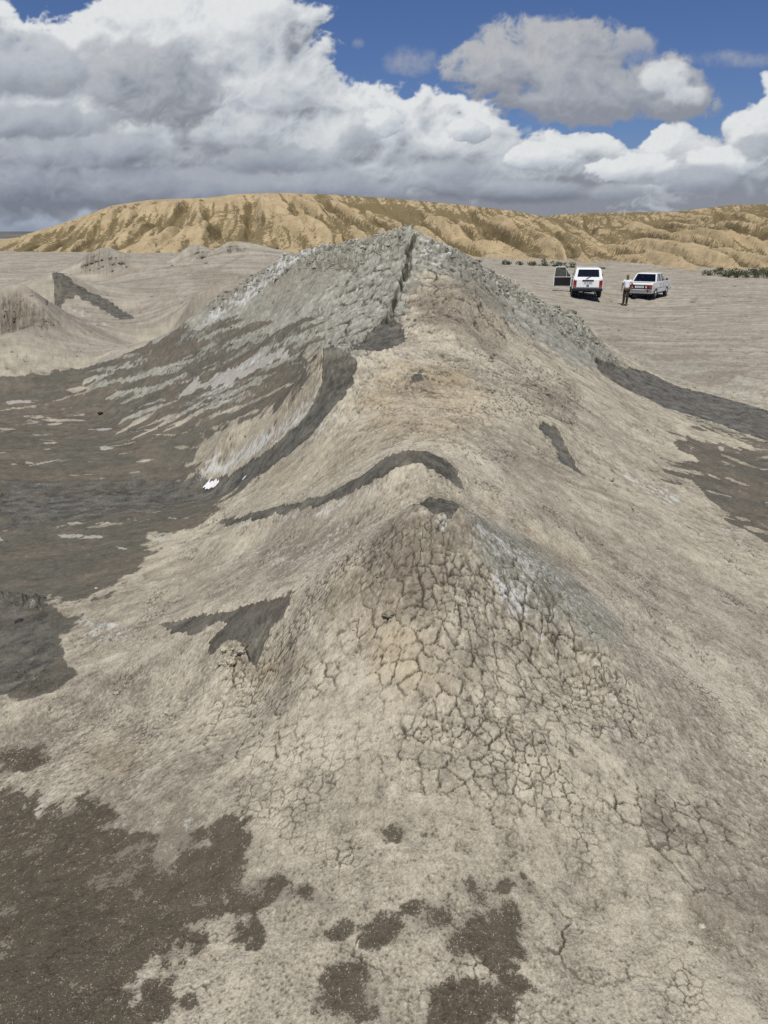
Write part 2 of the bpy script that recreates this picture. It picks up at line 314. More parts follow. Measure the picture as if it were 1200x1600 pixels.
# dried crusts of salt, grey flanks, ochre and brown stains
for p, a, s_, r_ in [([(718,798),(760,820),(800,850),(870,890),(900,930),(880,960),(850,985),(825,985),(800,920),(760,860)], .55, 18, 25), ([(770,900),(800,905),(840,960),(835,980),(800,965)], .9, 8, 16), ([(655,795),(690,800),(705,815),(690,845),(665,815)], .5, 5, 8),
    ([(496,622),(480,650),(440,685),(392,716),(350,742),(305,752),(318,725),(380,694),(430,668),(470,635)], .95, 5, 14), ([(505,660),(535,640),(525,660),(500,685),(480,700)], .6, 3, 8),
    ([(300,600),(330,590),(400,560),(450,545),(460,560),(400,585),(340,610),(270,620)], .9, 10, 24), ([(270,640),(400,600),(470,590),(420,625),(330,650)], .55, 10, 30), ([(540,389),(500,392),(440,430),(400,465),(350,500),(300,520),(320,500),(380,455),(430,415),(480,390)], .85, 5, 14),
    ([(560,420),(600,400),(610,440),(600,490),(540,520),(440,560),(380,575),(440,530),(520,470)], .28, 20, 30), ([(90,478),(140,470),(200,495),(160,515),(110,510)], .35, 6, 12),
    ([(650,368),(680,372),(710,395),(700,420),(655,420)], .5, 5, 10), ([(130,970),(190,975),(200,1000),(150,1005)], .8, 8, 14), ([(330,822),(400,812),(470,800),(560,770),(600,745),(600,760),(520,800),(400,826)], .6, 3, 10),
    ([(350,985),(375,965),(380,970),(350,1000)], .7, 2, 4), ([(880,430),(930,560),(1200,640),(1200,600),(1050,560),(950,520)], .12, 20, 20), ([(930,700),(980,735),(1040,765),(1080,790),(1050,785),(985,750)], .55, 5, 8),
    ([(900,1090),(1000,1100),(990,1150),(900,1130)], .3, 20, 20), ([(0,440),(100,480),(60,500),(0,480)], .25, 10, 10), ([(400,845),(500,830),(560,820),(500,880),(380,890),(250,900)], .4, 20, 30)]:
    paint(white, p, a, s_, r_)
for i in range(70):
    a_ = random.uniform(0, 1); cx_ = random.uniform(-40, 330); cy_ = random.uniform(600, 860)
    paint(white, spot(cx_, cy_, random.uniform(5, 26), random.uniform(1.5, 4)), random.uniform(.35, .9), 1.5, 4)
for i in range(26): paint(white, spot(random.uniform(1110, 1210), random.uniform(690, 840), random.uniform(4, 16), random.uniform(1, 3)), random.uniform(.3, .8), 1.5, 4)
paint(gray, [(120,580),(220,545),(300,500),(350,462),(440,405),(540,382),(640,360),(720,400),(850,475),(900,495),(980,575),(960,590),(900,575),(830,530),(740,470),(690,430),(655,430),(640,480),(600,530),(550,560),(480,560),(420,600),(330,650),(200,660)], 1, 14, 20)
paint(gray, [(720,795),(830,840),(980,980),(960,1020),(880,1000),(800,940),(740,860)], .8, 20, 20); paint(gray, [(1000,540),(1210,600),(1210,650),(1100,615),(980,575)], .6, 20, 20)
paint(gray, [(1000,820),(1210,950),(1210,1500),(1000,1300),(950,1100),(880,960)], .45, 80, 40)
for p, a in [([(608,815),(660,800),(700,850),(720,920),(660,985),(600,960),(560,880)], .8), ([(655,445),(730,430),(800,480),(780,560),(700,520),(640,500)], .7), ([(830,600),(900,600),(915,640),(880,660),(840,640)], .7), ([(430,420),(560,400),(540,440),(430,500),(380,500)], .6), ([(780,700),(850,720),(930,830),(960,870),(870,820),(790,760)], .55), ([(1130,700),(1210,720),(1210,850),(1140,800)], .8),
     ([(0,465),(40,463),(90,500),(60,510),(0,500)], .8), ([(300,440),(400,430),(440,445),(340,500),(290,490)], .45), ([(1070,1400),(1150,1400),(1210,1420),(1210,1500),(1110,1500)], .5), ([(130,1160),(210,1160),(220,1200),(130,1210)], .5), ([(700,1000),(760,1000),(760,1080),(690,1060)], .4), ([(1130,720),(1210,740),(1210,860),(1120,780)], .6), ([(1090,1290),(1160,1340),(1130,1360)], .4), ([(1000,1050),(1100,1080),(1170,1150),(1060,1130)], .3)]:
    paint(brown, p, a, 16, 26)
for p, a in [([(560,950),(620,940),(680,1010),(700,1080),(620,1090),(580,1040)], .7), ([(540,880),(580,900),(560,960),(530,940)], .5), ([(600,560),(720,570),(780,640),(700,690),(600,680),(560,640)], .7), ([(450,1010),(480,1040),(420,1060),(400,1050)], .7), ([(760,780),(900,860),(960,900),(850,870)], .3), ([(150,1165),(220,1165),(210,1205),(150,1200)], .6), ([(330,760),(500,700),(560,650),(600,700),(480,770)], .3), ([(440,560),(500,550),(480,620),(400,690),(330,720),(360,680)], .3)]:
    paint(ochre, p, a, 22, 25)
paint(crk, [(660,800),(740,800),(820,860),(900,950),(1010,1080),(960,1180),(800,1190),(640,1160),(470,1140),(400,1080),(430,1000),(500,900),(580,830)], .8, 30, 40)
paint(crk, [(400,1040),(600,1120),(900,1200),(1180,1290),(1210,1500),(1000,1300),(700,1240),(350,1180),(300,1100)], .6, 40, 30)
paint(crk, [(640,360),(700,390),(850,475),(850,560),(700,500),(560,560),(430,600),(340,560),(480,500),(560,400)], .8, 14, 10)
paint(crk, [(760,560),(880,580),(915,640),(860,680),(740,640)], .8, 20, 20); paint(crk, [(560,620),(700,700),(900,760),(850,560),(700,540)], .45, 20, 20)
paint(crk, [(345,1020),(380,985),(420,1010),(450,1060),(340,1080)], .8, 6, 10)
for p, a in [([(300,500),(350,462),(440,405),(480,392),(540,384),(600,366),(640,360),(640,380),(560,420),(450,430),(400,455),(350,485)], 1), ([(660,368),(720,400),(800,440),(850,475),(900,495),(950,545),(980,580),(940,575),(890,540),(840,500),(780,460),(720,430)], 1), ([(345,1018),(380,1005),(385,1040),(350,1045)], 1), ([(130,400),(160,388),(200,405),(180,425),(135,425)], 1), ([(0,465),(35,462),(80,495),(40,505),(0,495)], .8), ([(283,400),(300,385),(330,392),(325,405)], .9), ([(580,840),(640,815),(700,870),(680,920),(600,930),(560,880)], .3),
     ([(500,545),(480,590),(440,640),(470,640),(500,600)], .6), ([(640,440),(740,430),(800,480),(700,500),(640,480)], .4), ([(-20,925),(60,928),(65,950),(20,945)], .7), ([(25,1050),(70,1045),(80,1070),(40,1080)], .7), ([(1085,1420),(1130,1430),(1150,1480),(1110,1490),(1080,1450)], .6), ([(1070,1300),(1100,1310),(1140,1350),(1120,1350)], .6), ([(740,860),(850,880),(900,930),(880,960),(780,900)], .35), ([(840,580),(915,640),(860,640)], .25), ([(340,383),(380,382),(390,395),(350,395)], .7)]:
    paint(rub, p, a, 5, 12)
# ------------------------------------------------------------------ relief
lod = lambda wl: sstep(wl/psp, 2.5, 7)                                    # drop relief finer than the grid can carry
wetness = np.clip(wet+film*.75, 0, 1); dry = 1-.5*np.clip(wet, 0, 1)
dz = .035*fbm(gx*.9, gy*.9, 3, seed=2)*sstep(np.hypot(gx, gy), 2, 5) + .012*fbm(gx*3.1, gy*3.1, 3, seed=3)
dz += lod(.12)*.0060*fbm(gx*9, gy*9, 3, .55, seed=4)*(1-.8*wet)*(1-.5*film)
dz += lod(.03)*.0026*fbm(gx*34, gy*34, 3, .6, seed=6)*(1-wet)*(1-.6*film)*(1-.5*damp)
dz += .05*fbm(gx*.35, gy*.35, 3, seed=8)*sstep(gy, 8, 20)
# cracked mud: plates of several sizes, each tilted and raised a little, with open joints
crack = L(); plate = L()
for size, off, wd, seed, zone in ((.062, .0, .0017, 1, crk), (.034, .0, .0013, 4, np.maximum(crk*.6, .16)), (.15, .0, .0026, 7, np.maximum(crk*.42, .2)), (.38, 0, .012, 11, crk*sstep(gy, 5, 7))):
    far = sstep(size/psp, 4, 9); sel = np.nonzero((far > .02) & (zone > .03) & (gy > .5))[0]
    x, y = gx[sel], gy[sel]; k = 1/size
    wx = x+size*.26*fbm(x*k*1.6, y*k*1.6, 4, .65, seed=seed+1); wy = y+size*.26*fbm(x*k*1.6, y*k*1.6, 4, .65, seed=seed+2)
    e, rv, dc = voronoi(wx*k*.92, wy*k*1.05, seed); e = e*size
    local = sstep(fbm(x*2.6, y*2.6, 3, seed=seed+31)+zone[sel]*.75, .18, .62)*far[sel]*dry[sel]*(1-.8*film[sel])*(1-.6*damp[sel])
    w_ = np.maximum(wd*(.30+2.2*(fbm(x*k*.6, y*k*.6, 2, seed=seed+5)+.5)), .0004)
    cr_ = (1-sstep(e, w_*.3, w_*.8+.55*psp[sel]))*local
    dz[sel] -= cr_*min(size*.10, .007); crack[sel] = np.maximum(crack[sel], cr_*np.clip(w_*2.2/psp[sel], .25, 1))
    lift = zone[sel]*local
    dz[sel] += lift*(rv-.5)*min(size, .08)*.035+lift*sstep(e, 0, size*.10)*min(size, .08)*.03
    plate[sel] += (rv-.5)*lift*(1 if size < .1 else .5)
# rubble: crumbled clods
for size, amp, seed in ((.05, .022, 3), (.11, .05, 13), (.24, .09, 23)):
    far = sstep(size/psp, 2.5, 6); sel = np.nonzero((rub > .05) & (far > .02))[0]; x, y = gx[sel], gy[sel]; k = 1/size
    amp_ = np.where(gy[sel] < 4.5, amp*.45, np.where(gy[sel] > 17, amp*.6, amp*.85))*(.55 if size > .2 else 1)
    wx = x+size*.3*fbm(x*k*2, y*k*2, 2, seed=seed+1); wy = y+size*.3*fbm(x*k*2, y*k*2, 2, seed=seed+2)
    e, rv, dc = voronoi(wx*k, wy*k, seed, 1.0)
    hgt = np.sqrt(np.clip(1-(dc*1.25)**2, 0, 1))*(rv**1.5)*sstep(e, 0, .12)
    dz[sel] += rub[sel]*far[sel]*amp_*(hgt*1.3-.25); plate[sel] += (rv-.5)*.7*rub[sel]*far[sel]; crack[sel] = np.maximum(crack[sel], .55*rub[sel]*(1-sstep(e, .02, .10))*far[sel])
# coarse breaks and eroded lips on the far flanks, where joints are wider than a hand
for size, amp, zone in ((.7, .05, gray*sstep(gy, 5, 8)), (.3, .022, np.clip(gray+brown*.5, 0, 1)*sstep(gy, 4, 6))):
    dz += amp*zone*fbm(gx/size, gy/size, 4, .62, seed=41, ridge=True)*lod(size*.6)*dry
# flow lines on the slopes: streaks run downhill, away from the ridge
ax_ = np.where(gx < .2, -1.0, 1.0)
bear = gx/np.maximum(gy, 1)
w_r = sstep(bear, -.06, .10); w_f = sstep(-bear, .24, .40); w_l = (1-w_r)*(1-w_f)
dirs = [((.94, .33), w_r), ((-.78, .62), w_l), ((-1., .03), w_f*(1-w_r))]
def along(fn):
    out = 0
    for (dx_, dy_), w in dirs: out = out+w*fn(gx*dx_+gy*dy_, -gx*dy_+gy*dx_)
    return out
streak = along(lambda u, v: fbm(u*.6+warpx*.15, v*3.4+warpy*.3, 5, .6, seed=51))
fine_streak = along(lambda u, v: fbm(u*3.0, v*14, 4, .62, seed=55))
sl = sstep(np.abs(gx-.2)/np.maximum(gy, 1), .06, .22)*sstep(gy, 2.6, 6.0)
dz += lod(.15)*.012*fine_streak*sl*(1-wet)
# fresh mud lies in shallow beds with a raised lip and slow ripples
lip = wet*(1-wet)*4
sc_ = np.clip(psp*FOC/1150, .001, .02)
dz += -wet*np.clip(psp*3.2, .010, .035)+np.clip(bank-wet*1.1, 0, 1)*np.clip(psp*4.5, .010, .045)*(.55+.9*np.clip(nfine+.3, 0, 1))
dz += wet*(.012*fbm(gx*5, gy*5, 4, .6, seed=61, ridge=True)*sstep(gy, 3, 5)+.010*fbm(gx*15, gy*15, 4, .65, seed=63, ridge=True)+.004*fbm(gx*50, gy*50, 2, seed=64)*sstep(-gy, -5, -3)+.02*fbm(gx*1.6, gy*1.6, 3, .6, seed=65)*sstep(gy, 6, 12))
dz -= deep*.11; mk = film*(1-wet); dz += mk*.006*streak
def grain(px_wl, seed, x, y, ridge=False):
    """noise whose wavelength is a power-of-two number of metres, about px_wl picture pixels at each distance"""
    k = -np.log2(psp*px_wl); k0 = np.floor(k); fr = (k-k0).astype(F); a = 0
    for kk, w in ((k0, 1-fr), (k0+1, fr)):
        f = np.exp2(kk).astype(F); n = perlin(x*f, y*f, seed)
        a = a+(1-2*np.abs(n) if ridge else n)*w
    return a*F(1.25)
G_ = []
for wl_, sd in ((2.6, 201), (5.5, 207), (13., 213), (34., 219)):
    G_.append(grain(wl_, sd, gx, gy)*(1-sl*.75)+along(lambda u, v: grain(wl_, sd+3, u*.36, v))*sl*.75)
g1, g2, g3, g4 = G_
solid = (1-.75*wet)*(1-.45*film)*(1-.4*damp)
dz += psp*(.50*g1+.85*g2+.95*g3+1.1*g4)*np.where(gy > 14, .55, .8)*solid*np.where(gy < 4.5, .7, 1)
chips = sstep(-g2-.8*g3-.5*g4, .70, 1.0)*solid; dz -= chips*psp*1.6
colD = np.stack([g1*.5+.5, g2*.5+.5, g3*.5+.5, g4*.5+.5], 1).astype(F)
rough_film = fbm(gx*5, gy*9, 4, .6, seed=71)
zg = (h0+dz).astype(F)
tone = fbm(gx*1.3, gy*1.3, 5, .62, seed=81)

# ------------------------------------------------------------------ objects on the ground sheet
lab = np.zeros(len(gx), np.int16)
CONES = {1: [(600,772),(645,775),(700,768),(745,790),(800,835),(890,905),(975,1000),(1010,1090),(960,1160),(830,1195),(640,1195),(480,1170),(420,1105),(452,1030),(470,940),(540,870),(590,825),(560,800)],
 2: [(480,770),(560,735),(620,690),(680,690),(730,730),(755,775),(745,790),(700,768),(645,775),(590,790),(560,800),(480,812),(400,820),(350,825),(345,812),(420,790)],
 3: [(503,535),(560,545),(590,575),(570,620),(520,670),(470,715),(410,748),(360,775),(310,765),(302,720),(340,672),(400,640),(440,590),(470,560)],
 4: [(60,600),(120,575),(220,540),(300,495),(350,458),(440,400),(540,378),(600,362),(640,350),(680,365),(720,396),(800,437),(850,470),(900,490),(945,530),(985,575),(990,600),(940,625),(905,645),(840,650),(740,640),(640,620),(600,575),(560,545),(503,535),(470,560),(400,615),(330,650),(200,660),(100,650)],
 5: [(330,960),(400,935),(450,925),(462,945),(452,1030),(430,1060),(360,1075),(320,1050),(310,1010)],
 6: [(820,655),(850,652),(885,662),(900,700),(930,745),(915,760),(870,740),(845,700)],
 7: [(88,415),(150,445),(215,490),(180,505),(80,500),(40,480),(60,450)],
 8: [(-80,500),(-20,470),(35,460),(70,475),(110,510),(70,528),(0,530),(-80,530)],
 9: [(160,388),(190,398),(215,415),(190,432),(130,432),(110,415),(135,400)],
 10: [(275,402),(290,388),(310,384),(332,392),(330,408),(280,412)],
 11: [(335,395),(350,383),(378,380),(392,390),(385,402),(345,404)],
 12: [(290,470),(320,440),(370,427),(410,430),(440,440),(345,462),(310,490),(295,495)]}
CONES[13] = spot(653, 592, 17, 11)
for k in (12, 9, 10, 11, 8, 7, 4, 3, 2, 1, 5, 6, 13):
    sel, v = paint(L(), CONES[k], 1, .5, 4)
    lab[sel[v > .5]] = k
wl = (wet > .5)
quad = (np.arange(nr-1)[:, None]*nc+np.arange(nc-1)[None]).ravel()
quads = np.stack([quad, quad+1, quad+nc+1, quad+nc], 1).astype(np.int32)
fl = lab[quads[:, 0]]; fw_ = wl[quads].sum(1) >= 2
co = np.stack([gx, gy, zg], 1).astype(F)
# smooth normals of the whole sheet, kept on every piece so that pieces meet without a seam
G = co.reshape(nr, nc, 3); du = np.gradient(G, axis=1); dv = np.gradient(G, axis=0)
nrm = np.cross(du, dv).reshape(-1, 3); nrm /= np.linalg.norm(nrm, axis=1, keepdims=True)+1e-12; nrm[nrm[:, 2] < 0] *= -1
colA = np.stack([wet, film, white, gray], 1).astype(F); colB = np.stack([ochre, crack, brown, damp], 1).astype(F)
colC = np.stack([plate*.5+.5, streak*.5+.5, fine_streak*.5+.5, sl], 1).astype(F)
def mesh_from(name, co_, faces, mat, attrs=None, normals=None, smooth=True):
    me = bpy.data.meshes.new(name); me.vertices.add(len(co_)); me.vertices.foreach_set('co', np.ascontiguousarray(co_, F).ravel())
    nf, k = faces.shape; me.loops.add(nf*k); me.loops.foreach_set('vertex_index', np.ascontiguousarray(faces, np.int32).ravel())
    me.polygons.add(nf); me.polygons.foreach_set('loop_start', np.arange(0, nf*k, k, dtype=np.int32))
    try: me.polygons.foreach_set('loop_total', np.full(nf, k, np.int32))
    except Exception: pass
    me.polygons.foreach_set('use_smooth', np.full(nf, smooth)); me.update(calc_edges=True)
    for an, arr in (attrs or {}).items():
        a = me.attributes.new(an, 'FLOAT_COLOR', 'POINT'); a.data.foreach_set('color', np.ascontiguousarray(arr, F).ravel())
    if normals is not None:
        me.normals_split_custom_set_from_vertices(normals.astype(F))
    me.materials.append(mat)
    return me
def tag(o, label=None, cat=None, group=None, kind=None):
    if label: o['label'] = label
    if cat: o['category'] = cat
    if group: o['group'] = group
    if kind: o['kind'] = kind
    return o
def link(name, me, parent=None):
    o = bpy.data.objects.new(name, me); col.objects.link(o)
    if parent: o.parent = parent
    return o
def new_mat(name):
    m = bpy.data.materials.new(name); m.use_nodes = True; m.node_tree.nodes.clear(); return m, NT(m.node_tree)
def finish(N, colr, rough, height=None, bump=.01, strength=1.0, spec=.25):
    b = N.n.new('ShaderNodeBsdfPrincipled'); N._in(b.inputs['Base Color'], colr); N._in(b.inputs['Roughness'], rough); N._in(b.inputs['Specular IOR Level'], spec)
    if height is not None:
        bp = N.n.new('ShaderNodeBump'); N._in(bp.inputs['Height'], height); bp.inputs['Distance'].default_value = bump; N._in(bp.inputs['Strength'], strength); N.l.new(bp.outputs[0], b.inputs['Normal'])
    o = N.n.new('ShaderNodeOutputMaterial'); N.l.new(b.outputs[0], o.inputs[0]); return b
def mud_material():
    m, N = new_mat('mud'); P = N.n.new('ShaderNodeNewGeometry').outputs['Position']
    A, B, C_ = N.attr('mA'), N.attr('mB'), N.attr('mC')
    wet_, film_, white_ = N.sep(A.outputs['Vector']); gray_ = A.outputs['Alpha']
    och_, crk_, brn_ = N.sep(B.outputs['Vector']); dmp_ = B.outputs['Alpha']
    plt_, str_, fst_ = N.sep(C_.outputs['Vector']); sl_ = C_.outputs['Alpha']
    D_ = N.attr('mD'); g1, g2, g3 = N.sep(D_.outputs['Vector']); g4 = D_.outputs['Alpha']
    n_big = N.noise(P, 1.1, 5, .6); n_mid = N.noise(P, 5.5, 6, .66); n_fine = N.noise(P, 42, 5, .72); n_grain = N.noise(P, 260, 3, .7); n_all = N.noise(P, 7, 11, .82); py_ = N.sep(P)[1]
    c = lambda v, k: N.m('MULTIPLY', N.m('SUBTRACT', v, .5), k)
    gg = N.m('ADD', N.m('ADD', c(g1, .75), c(g2, .75)), N.m('ADD', c(g3, .55), c(g4, .45)))
    # dry mud
    f = N.m('ADD', N.m('ADD', c(n_mid, 1.0), c(n_big, 2.4)), N.m('ADD', c(n_all, 2.0), N.m('ADD', gg, .50)), clamp=True)
    dry_ = N.mix(f, (.225, .199, .152), (.535, .484, .378))
    f2 = N.m('ADD', N.m('ADD', c(n_mid, 1.0), c(n_all, 1.4)), N.m('ADD', gg, .5), clamp=True)
    gry = N.mix(f2, (.170, .167, .135), (.415, .406, .343))
    f3 = N.m('ADD', c(str_, 1.2), N.m('ADD', c(fst_, 1.6), .5), clamp=True)
    f3 = N.m('ADD', f3, N.m('ADD', c(n_all, .8), gg), clamp=True)
    sg = N.mix(f3, (.232, .208, .155), (.515, .470, .362))
    dry_ = N.mix(N.m('MULTIPLY', sl_, .55), dry_, sg)
    # the flats beyond: wind and wheel streaks lying across the view
    n_st = N.noise(N.vm('MULTIPLY', P, (.13, .9, .4)), 1.6, 7, .72)
    fl = N.mix(N.m('ADD', N.m('ADD', c(n_st, 2.4), c(n_all, 1.0)), N.m('ADD', N.m('MULTIPLY', gg, .7), .5), clamp=True), (.205, .184, .145), (.415, .378, .305))
    dry_ = N.mix(N.step(py_, 13, 20), dry_, fl)
    base = N.mix(N.m('MULTIPLY', gray_, N.step(N.m('ADD', gray_, c(n_mid, 1.0)), .25, .85)), dry_, gry)
    base = N.mix(N.m('MULTIPLY', och_, N.m('MULTIPLY', N.step(n_mid, .25, .75), .75), clamp=True), base, (.41, .315, .18))
    base = N.mix(N.m('MULTIPLY', brn_, N.m('MULTIPLY', N.step(N.m('ADD', n_mid, c(n_fine, .8)), .30, .60), .8)), base, (.19, .158, .118))
    base = N.mix(1.0, base, N.mix(plt_, (.82, .82, .82), (1.18, 1.18, 1.17)), 'MULTIPLY')
    # fine dark specks of lifted chips, their small shadows put into the colour
    sp = N.step(N.m('ADD', N.m('ADD', c(g2, -1), c(g4, -.5)), c(g3, -.8)), .36, .50); base = N.mix(N.m('MULTIPLY', sp, .6), base, (.13, .115, .088))
    # salt
    wn = N.m('ADD', N.m('ADD', N.m('MULTIPLY', white_, .75), c(fst_, 1.0)), N.m('ADD', N.m('MULTIPLY', gg, 1.0), c(n_mid, .9)))
    base = N.mix(N.m('MULTIPLY', N.m('MULTIPLY', N.step(wn, .30, 1.0), .85), N.step(white_, .02, .3)), base, (.56, .56, .535))
    # thin dark film of dried flow, torn into streaks
    fn = N.m('ADD', film_, N.m('ADD', N.m('MULTIPLY', c(str_, 1.2), sl_), N.m('ADD', c(fst_, .5), N.m('ADD', c(n_mid, .8), N.m('MULTIPLY', gg, .75)))))
    fc = N.mix(N.step(N.m('ADD', n_big, c(str_, 1.2)), .40, .60), (.113, .106, .084), (.138, .120, .092))
    fc = N.mix(1.0, fc, N.mix(N.m('ADD', N.m('ADD', c(n_all, 1.4), N.m('MULTIPLY', gg, .6)), .5, clamp=True), (.55, .55, .55), (1.5, 1.5, 1.5)), 'MULTIPLY')
    fc = N.mix(N.step(N.m('ADD', N.m('ADD', N.m('MULTIPLY', str_, .5), N.m('MULTIPLY', fst_, .5)), N.m('MULTIPLY', gg, .45)), .74, .86), fc, (.36, .335, .28))
    ff = N.m('MULTIPLY', N.step(fn, .34, .66), N.step(film_, .03, .25)); base = N.mix(ff, base, fc)
    base = N.mix(N.m('MULTIPLY', N.step(N.m('ADD', white_, N.m('MULTIPLY', gg, .5)), .55, .8), N.m('MULTIPLY', ff, .8)), base, (.42, .40, .355))
    # damp stains
    dn = N.m('ADD', dmp_, N.m('ADD', N.m('ADD', c(n_mid, 2.9), c(n_all, 1.6)), N.m('MULTIPLY', gg, 1.1)))
    dc = N.mix(N.m('ADD', N.m('MULTIPLY', gg, .8), .5, clamp=True), (.054, .045, .031), (.135, .114, .082)); dc = N.mix(N.step(N.m('ADD', g1, c(g3, .5)), .74, .86), dc, (.36, .32, .25))
    df = N.m('MULTIPLY', N.step(dn, .38, .66), N.step(dmp_, .03, .3)); base = N.mix(N.m('MULTIPLY', N.m('MULTIPLY', N.step(dn, .10, .45), N.step(dmp_, .02, .2)), .45), base, (.17, .145, .108)); base = N.mix(N.m('MULTIPLY', df, .93), base, dc)
    base = N.mix(N.m('MULTIPLY', crk_, .92), base, (.048, .039, .028))
    # fresh wet mud
    wn2 = N.step(N.m('ADD', wet_, N.m('ADD', c(n_fine, .9), N.m('MULTIPLY', gg, .35))), .36, .58)
    wc = N.mix(N.m('ADD', N.m('ADD', c(n_mid, 2.6), c(n_all, 1.4)), N.m('ADD', N.m('ADD', c(fst_, .8), N.m('MULTIPLY', gg, .55)), .42), clamp=True), (.050, .046, .034), (.190, .176, .134))
    wc = N.mix(N.step(n_big, .52, .62), wc, N.mix(.35, wc, (.115, .088, .060))); wc = N.mix(N.m('MULTIPLY', crk_, .7), wc, (.03, .027, .022)); base = N.mix(wn2, base, wc)
    base = N.mix(N.m('MULTIPLY', N.m('SUBTRACT', 1, wn2), .55), base, N.mix(1.0, base, N.mix(n_grain, (.45, .45, .45), (1.55, 1.55, 1.55)), 'MULTIPLY'))
    rough = N.m('SUBTRACT', .93, N.m('ADD', N.m('MULTIPLY', wn2, N.m('ADD', .38, c(n_mid, 1.2))), N.m('MULTIPLY', ff, .10)))
    h = N.m('ADD', N.m('ADD', N.m('MULTIPLY', n_fine, 1.0), N.m('MULTIPLY', n_grain, .22)), N.m('MULTIPLY', n_mid, 2.0))
    h = N.m('ADD', h, c(n_all, 1.5)); h = N.m('MULTIPLY', h, N.m('SUBTRACT', 1, N.m('MULTIPLY', wn2, .45)))
    finish(N, base, rough, h, .011, .7, spec=N.m('ADD', .12, N.m('MULTIPLY', wn2, .35)))
    return m
MUD = mud_material()
def piece(name, mask, parent=None, coarse=False):
    f = quads[mask]
    if len(f) == 0: return None
    used = np.zeros(len(co), bool); used[f] = True; idx = np.nonzero(used)[0]; re = np.full(len(co), -1, np.int32); re[idx] = np.arange(len(idx), dtype=np.int32)
    me = mesh_from(name, co[idx], re[f], MUD, dict(mA=colA[idx], mB=colB[idx], mC=colC[idx], mD=colD[idx]), nrm[idx])
    return link(name, me, parent)
INFO = {1: ('mud_cone', 'large foreground cone of cracked tan mud with a small grey crater at its tip', 'mud cone'),
 2: ('mud_cone', 'low pale ridge behind the foreground cone, dark wet mud arching along its crest', 'mud cone'),
 3: ('mud_cone', 'tan cone left of centre with a wide tongue of wet grey mud running down', 'mud cone'),
 4: ('mud_mound', 'biggest grey crusted mud mound with the central summit, split by a dark gully', 'mud mound'),
 5: ('mud_cone', 'small crumbly lump left of the cracked cone, its vent spilling dark wet mud', 'mud cone'),
 6: ('mud_vent', 'narrow dark slit of wet mud high on the tan slope to the right', 'mud vent'),
 7: ('mud_cone', 'far left pointed cone with a long dark mud streak down its right flank', 'mud cone'),
 8: ('mud_cone', 'rounded brown rubbly cone cut off by the left edge of the photo', 'mud cone'),
 9: ('mud_cone', 'grey rubble cone standing in front of the sandy hills at far left', 'mud cone'),
 10: ('mud_cone', 'small pale furrowed lump of mud just below the sandy hills', 'mud cone'),
 11: ('mud_cone', 'low grey lump with a dark hollow, right of the pale furrowed lump', 'mud cone'),
 13: ('mud_vent', 'small round dark mud hole on the tan slope below the grey mound', 'mud vent'),
 12: ('mud_mound', 'smooth pebbly brown hump behind the left shoulder of the big grey mound', 'mud mound')}
for k, (nm, lb, ct) in INFO.items():
    o = piece(nm, (fl == k) & ~fw_)
    if o is None: continue
    tag(o, lb, ct, 'mud cones of the field' if nm == 'mud_cone' else None)
    if ((fl == k) & fw_).sum() > 12: piece('wet_mud', (fl == k) & fw_, o)
g = piece('ground', (fl == 0) & ~fw_); tag(g, 'dry tan and grey mud ground with dark dried flows', kind='structure')
g = piece('wet_mud_flow', (fl == 0) & fw_); tag(g, 'dark wet mud streams lying on the flats', kind='structure')

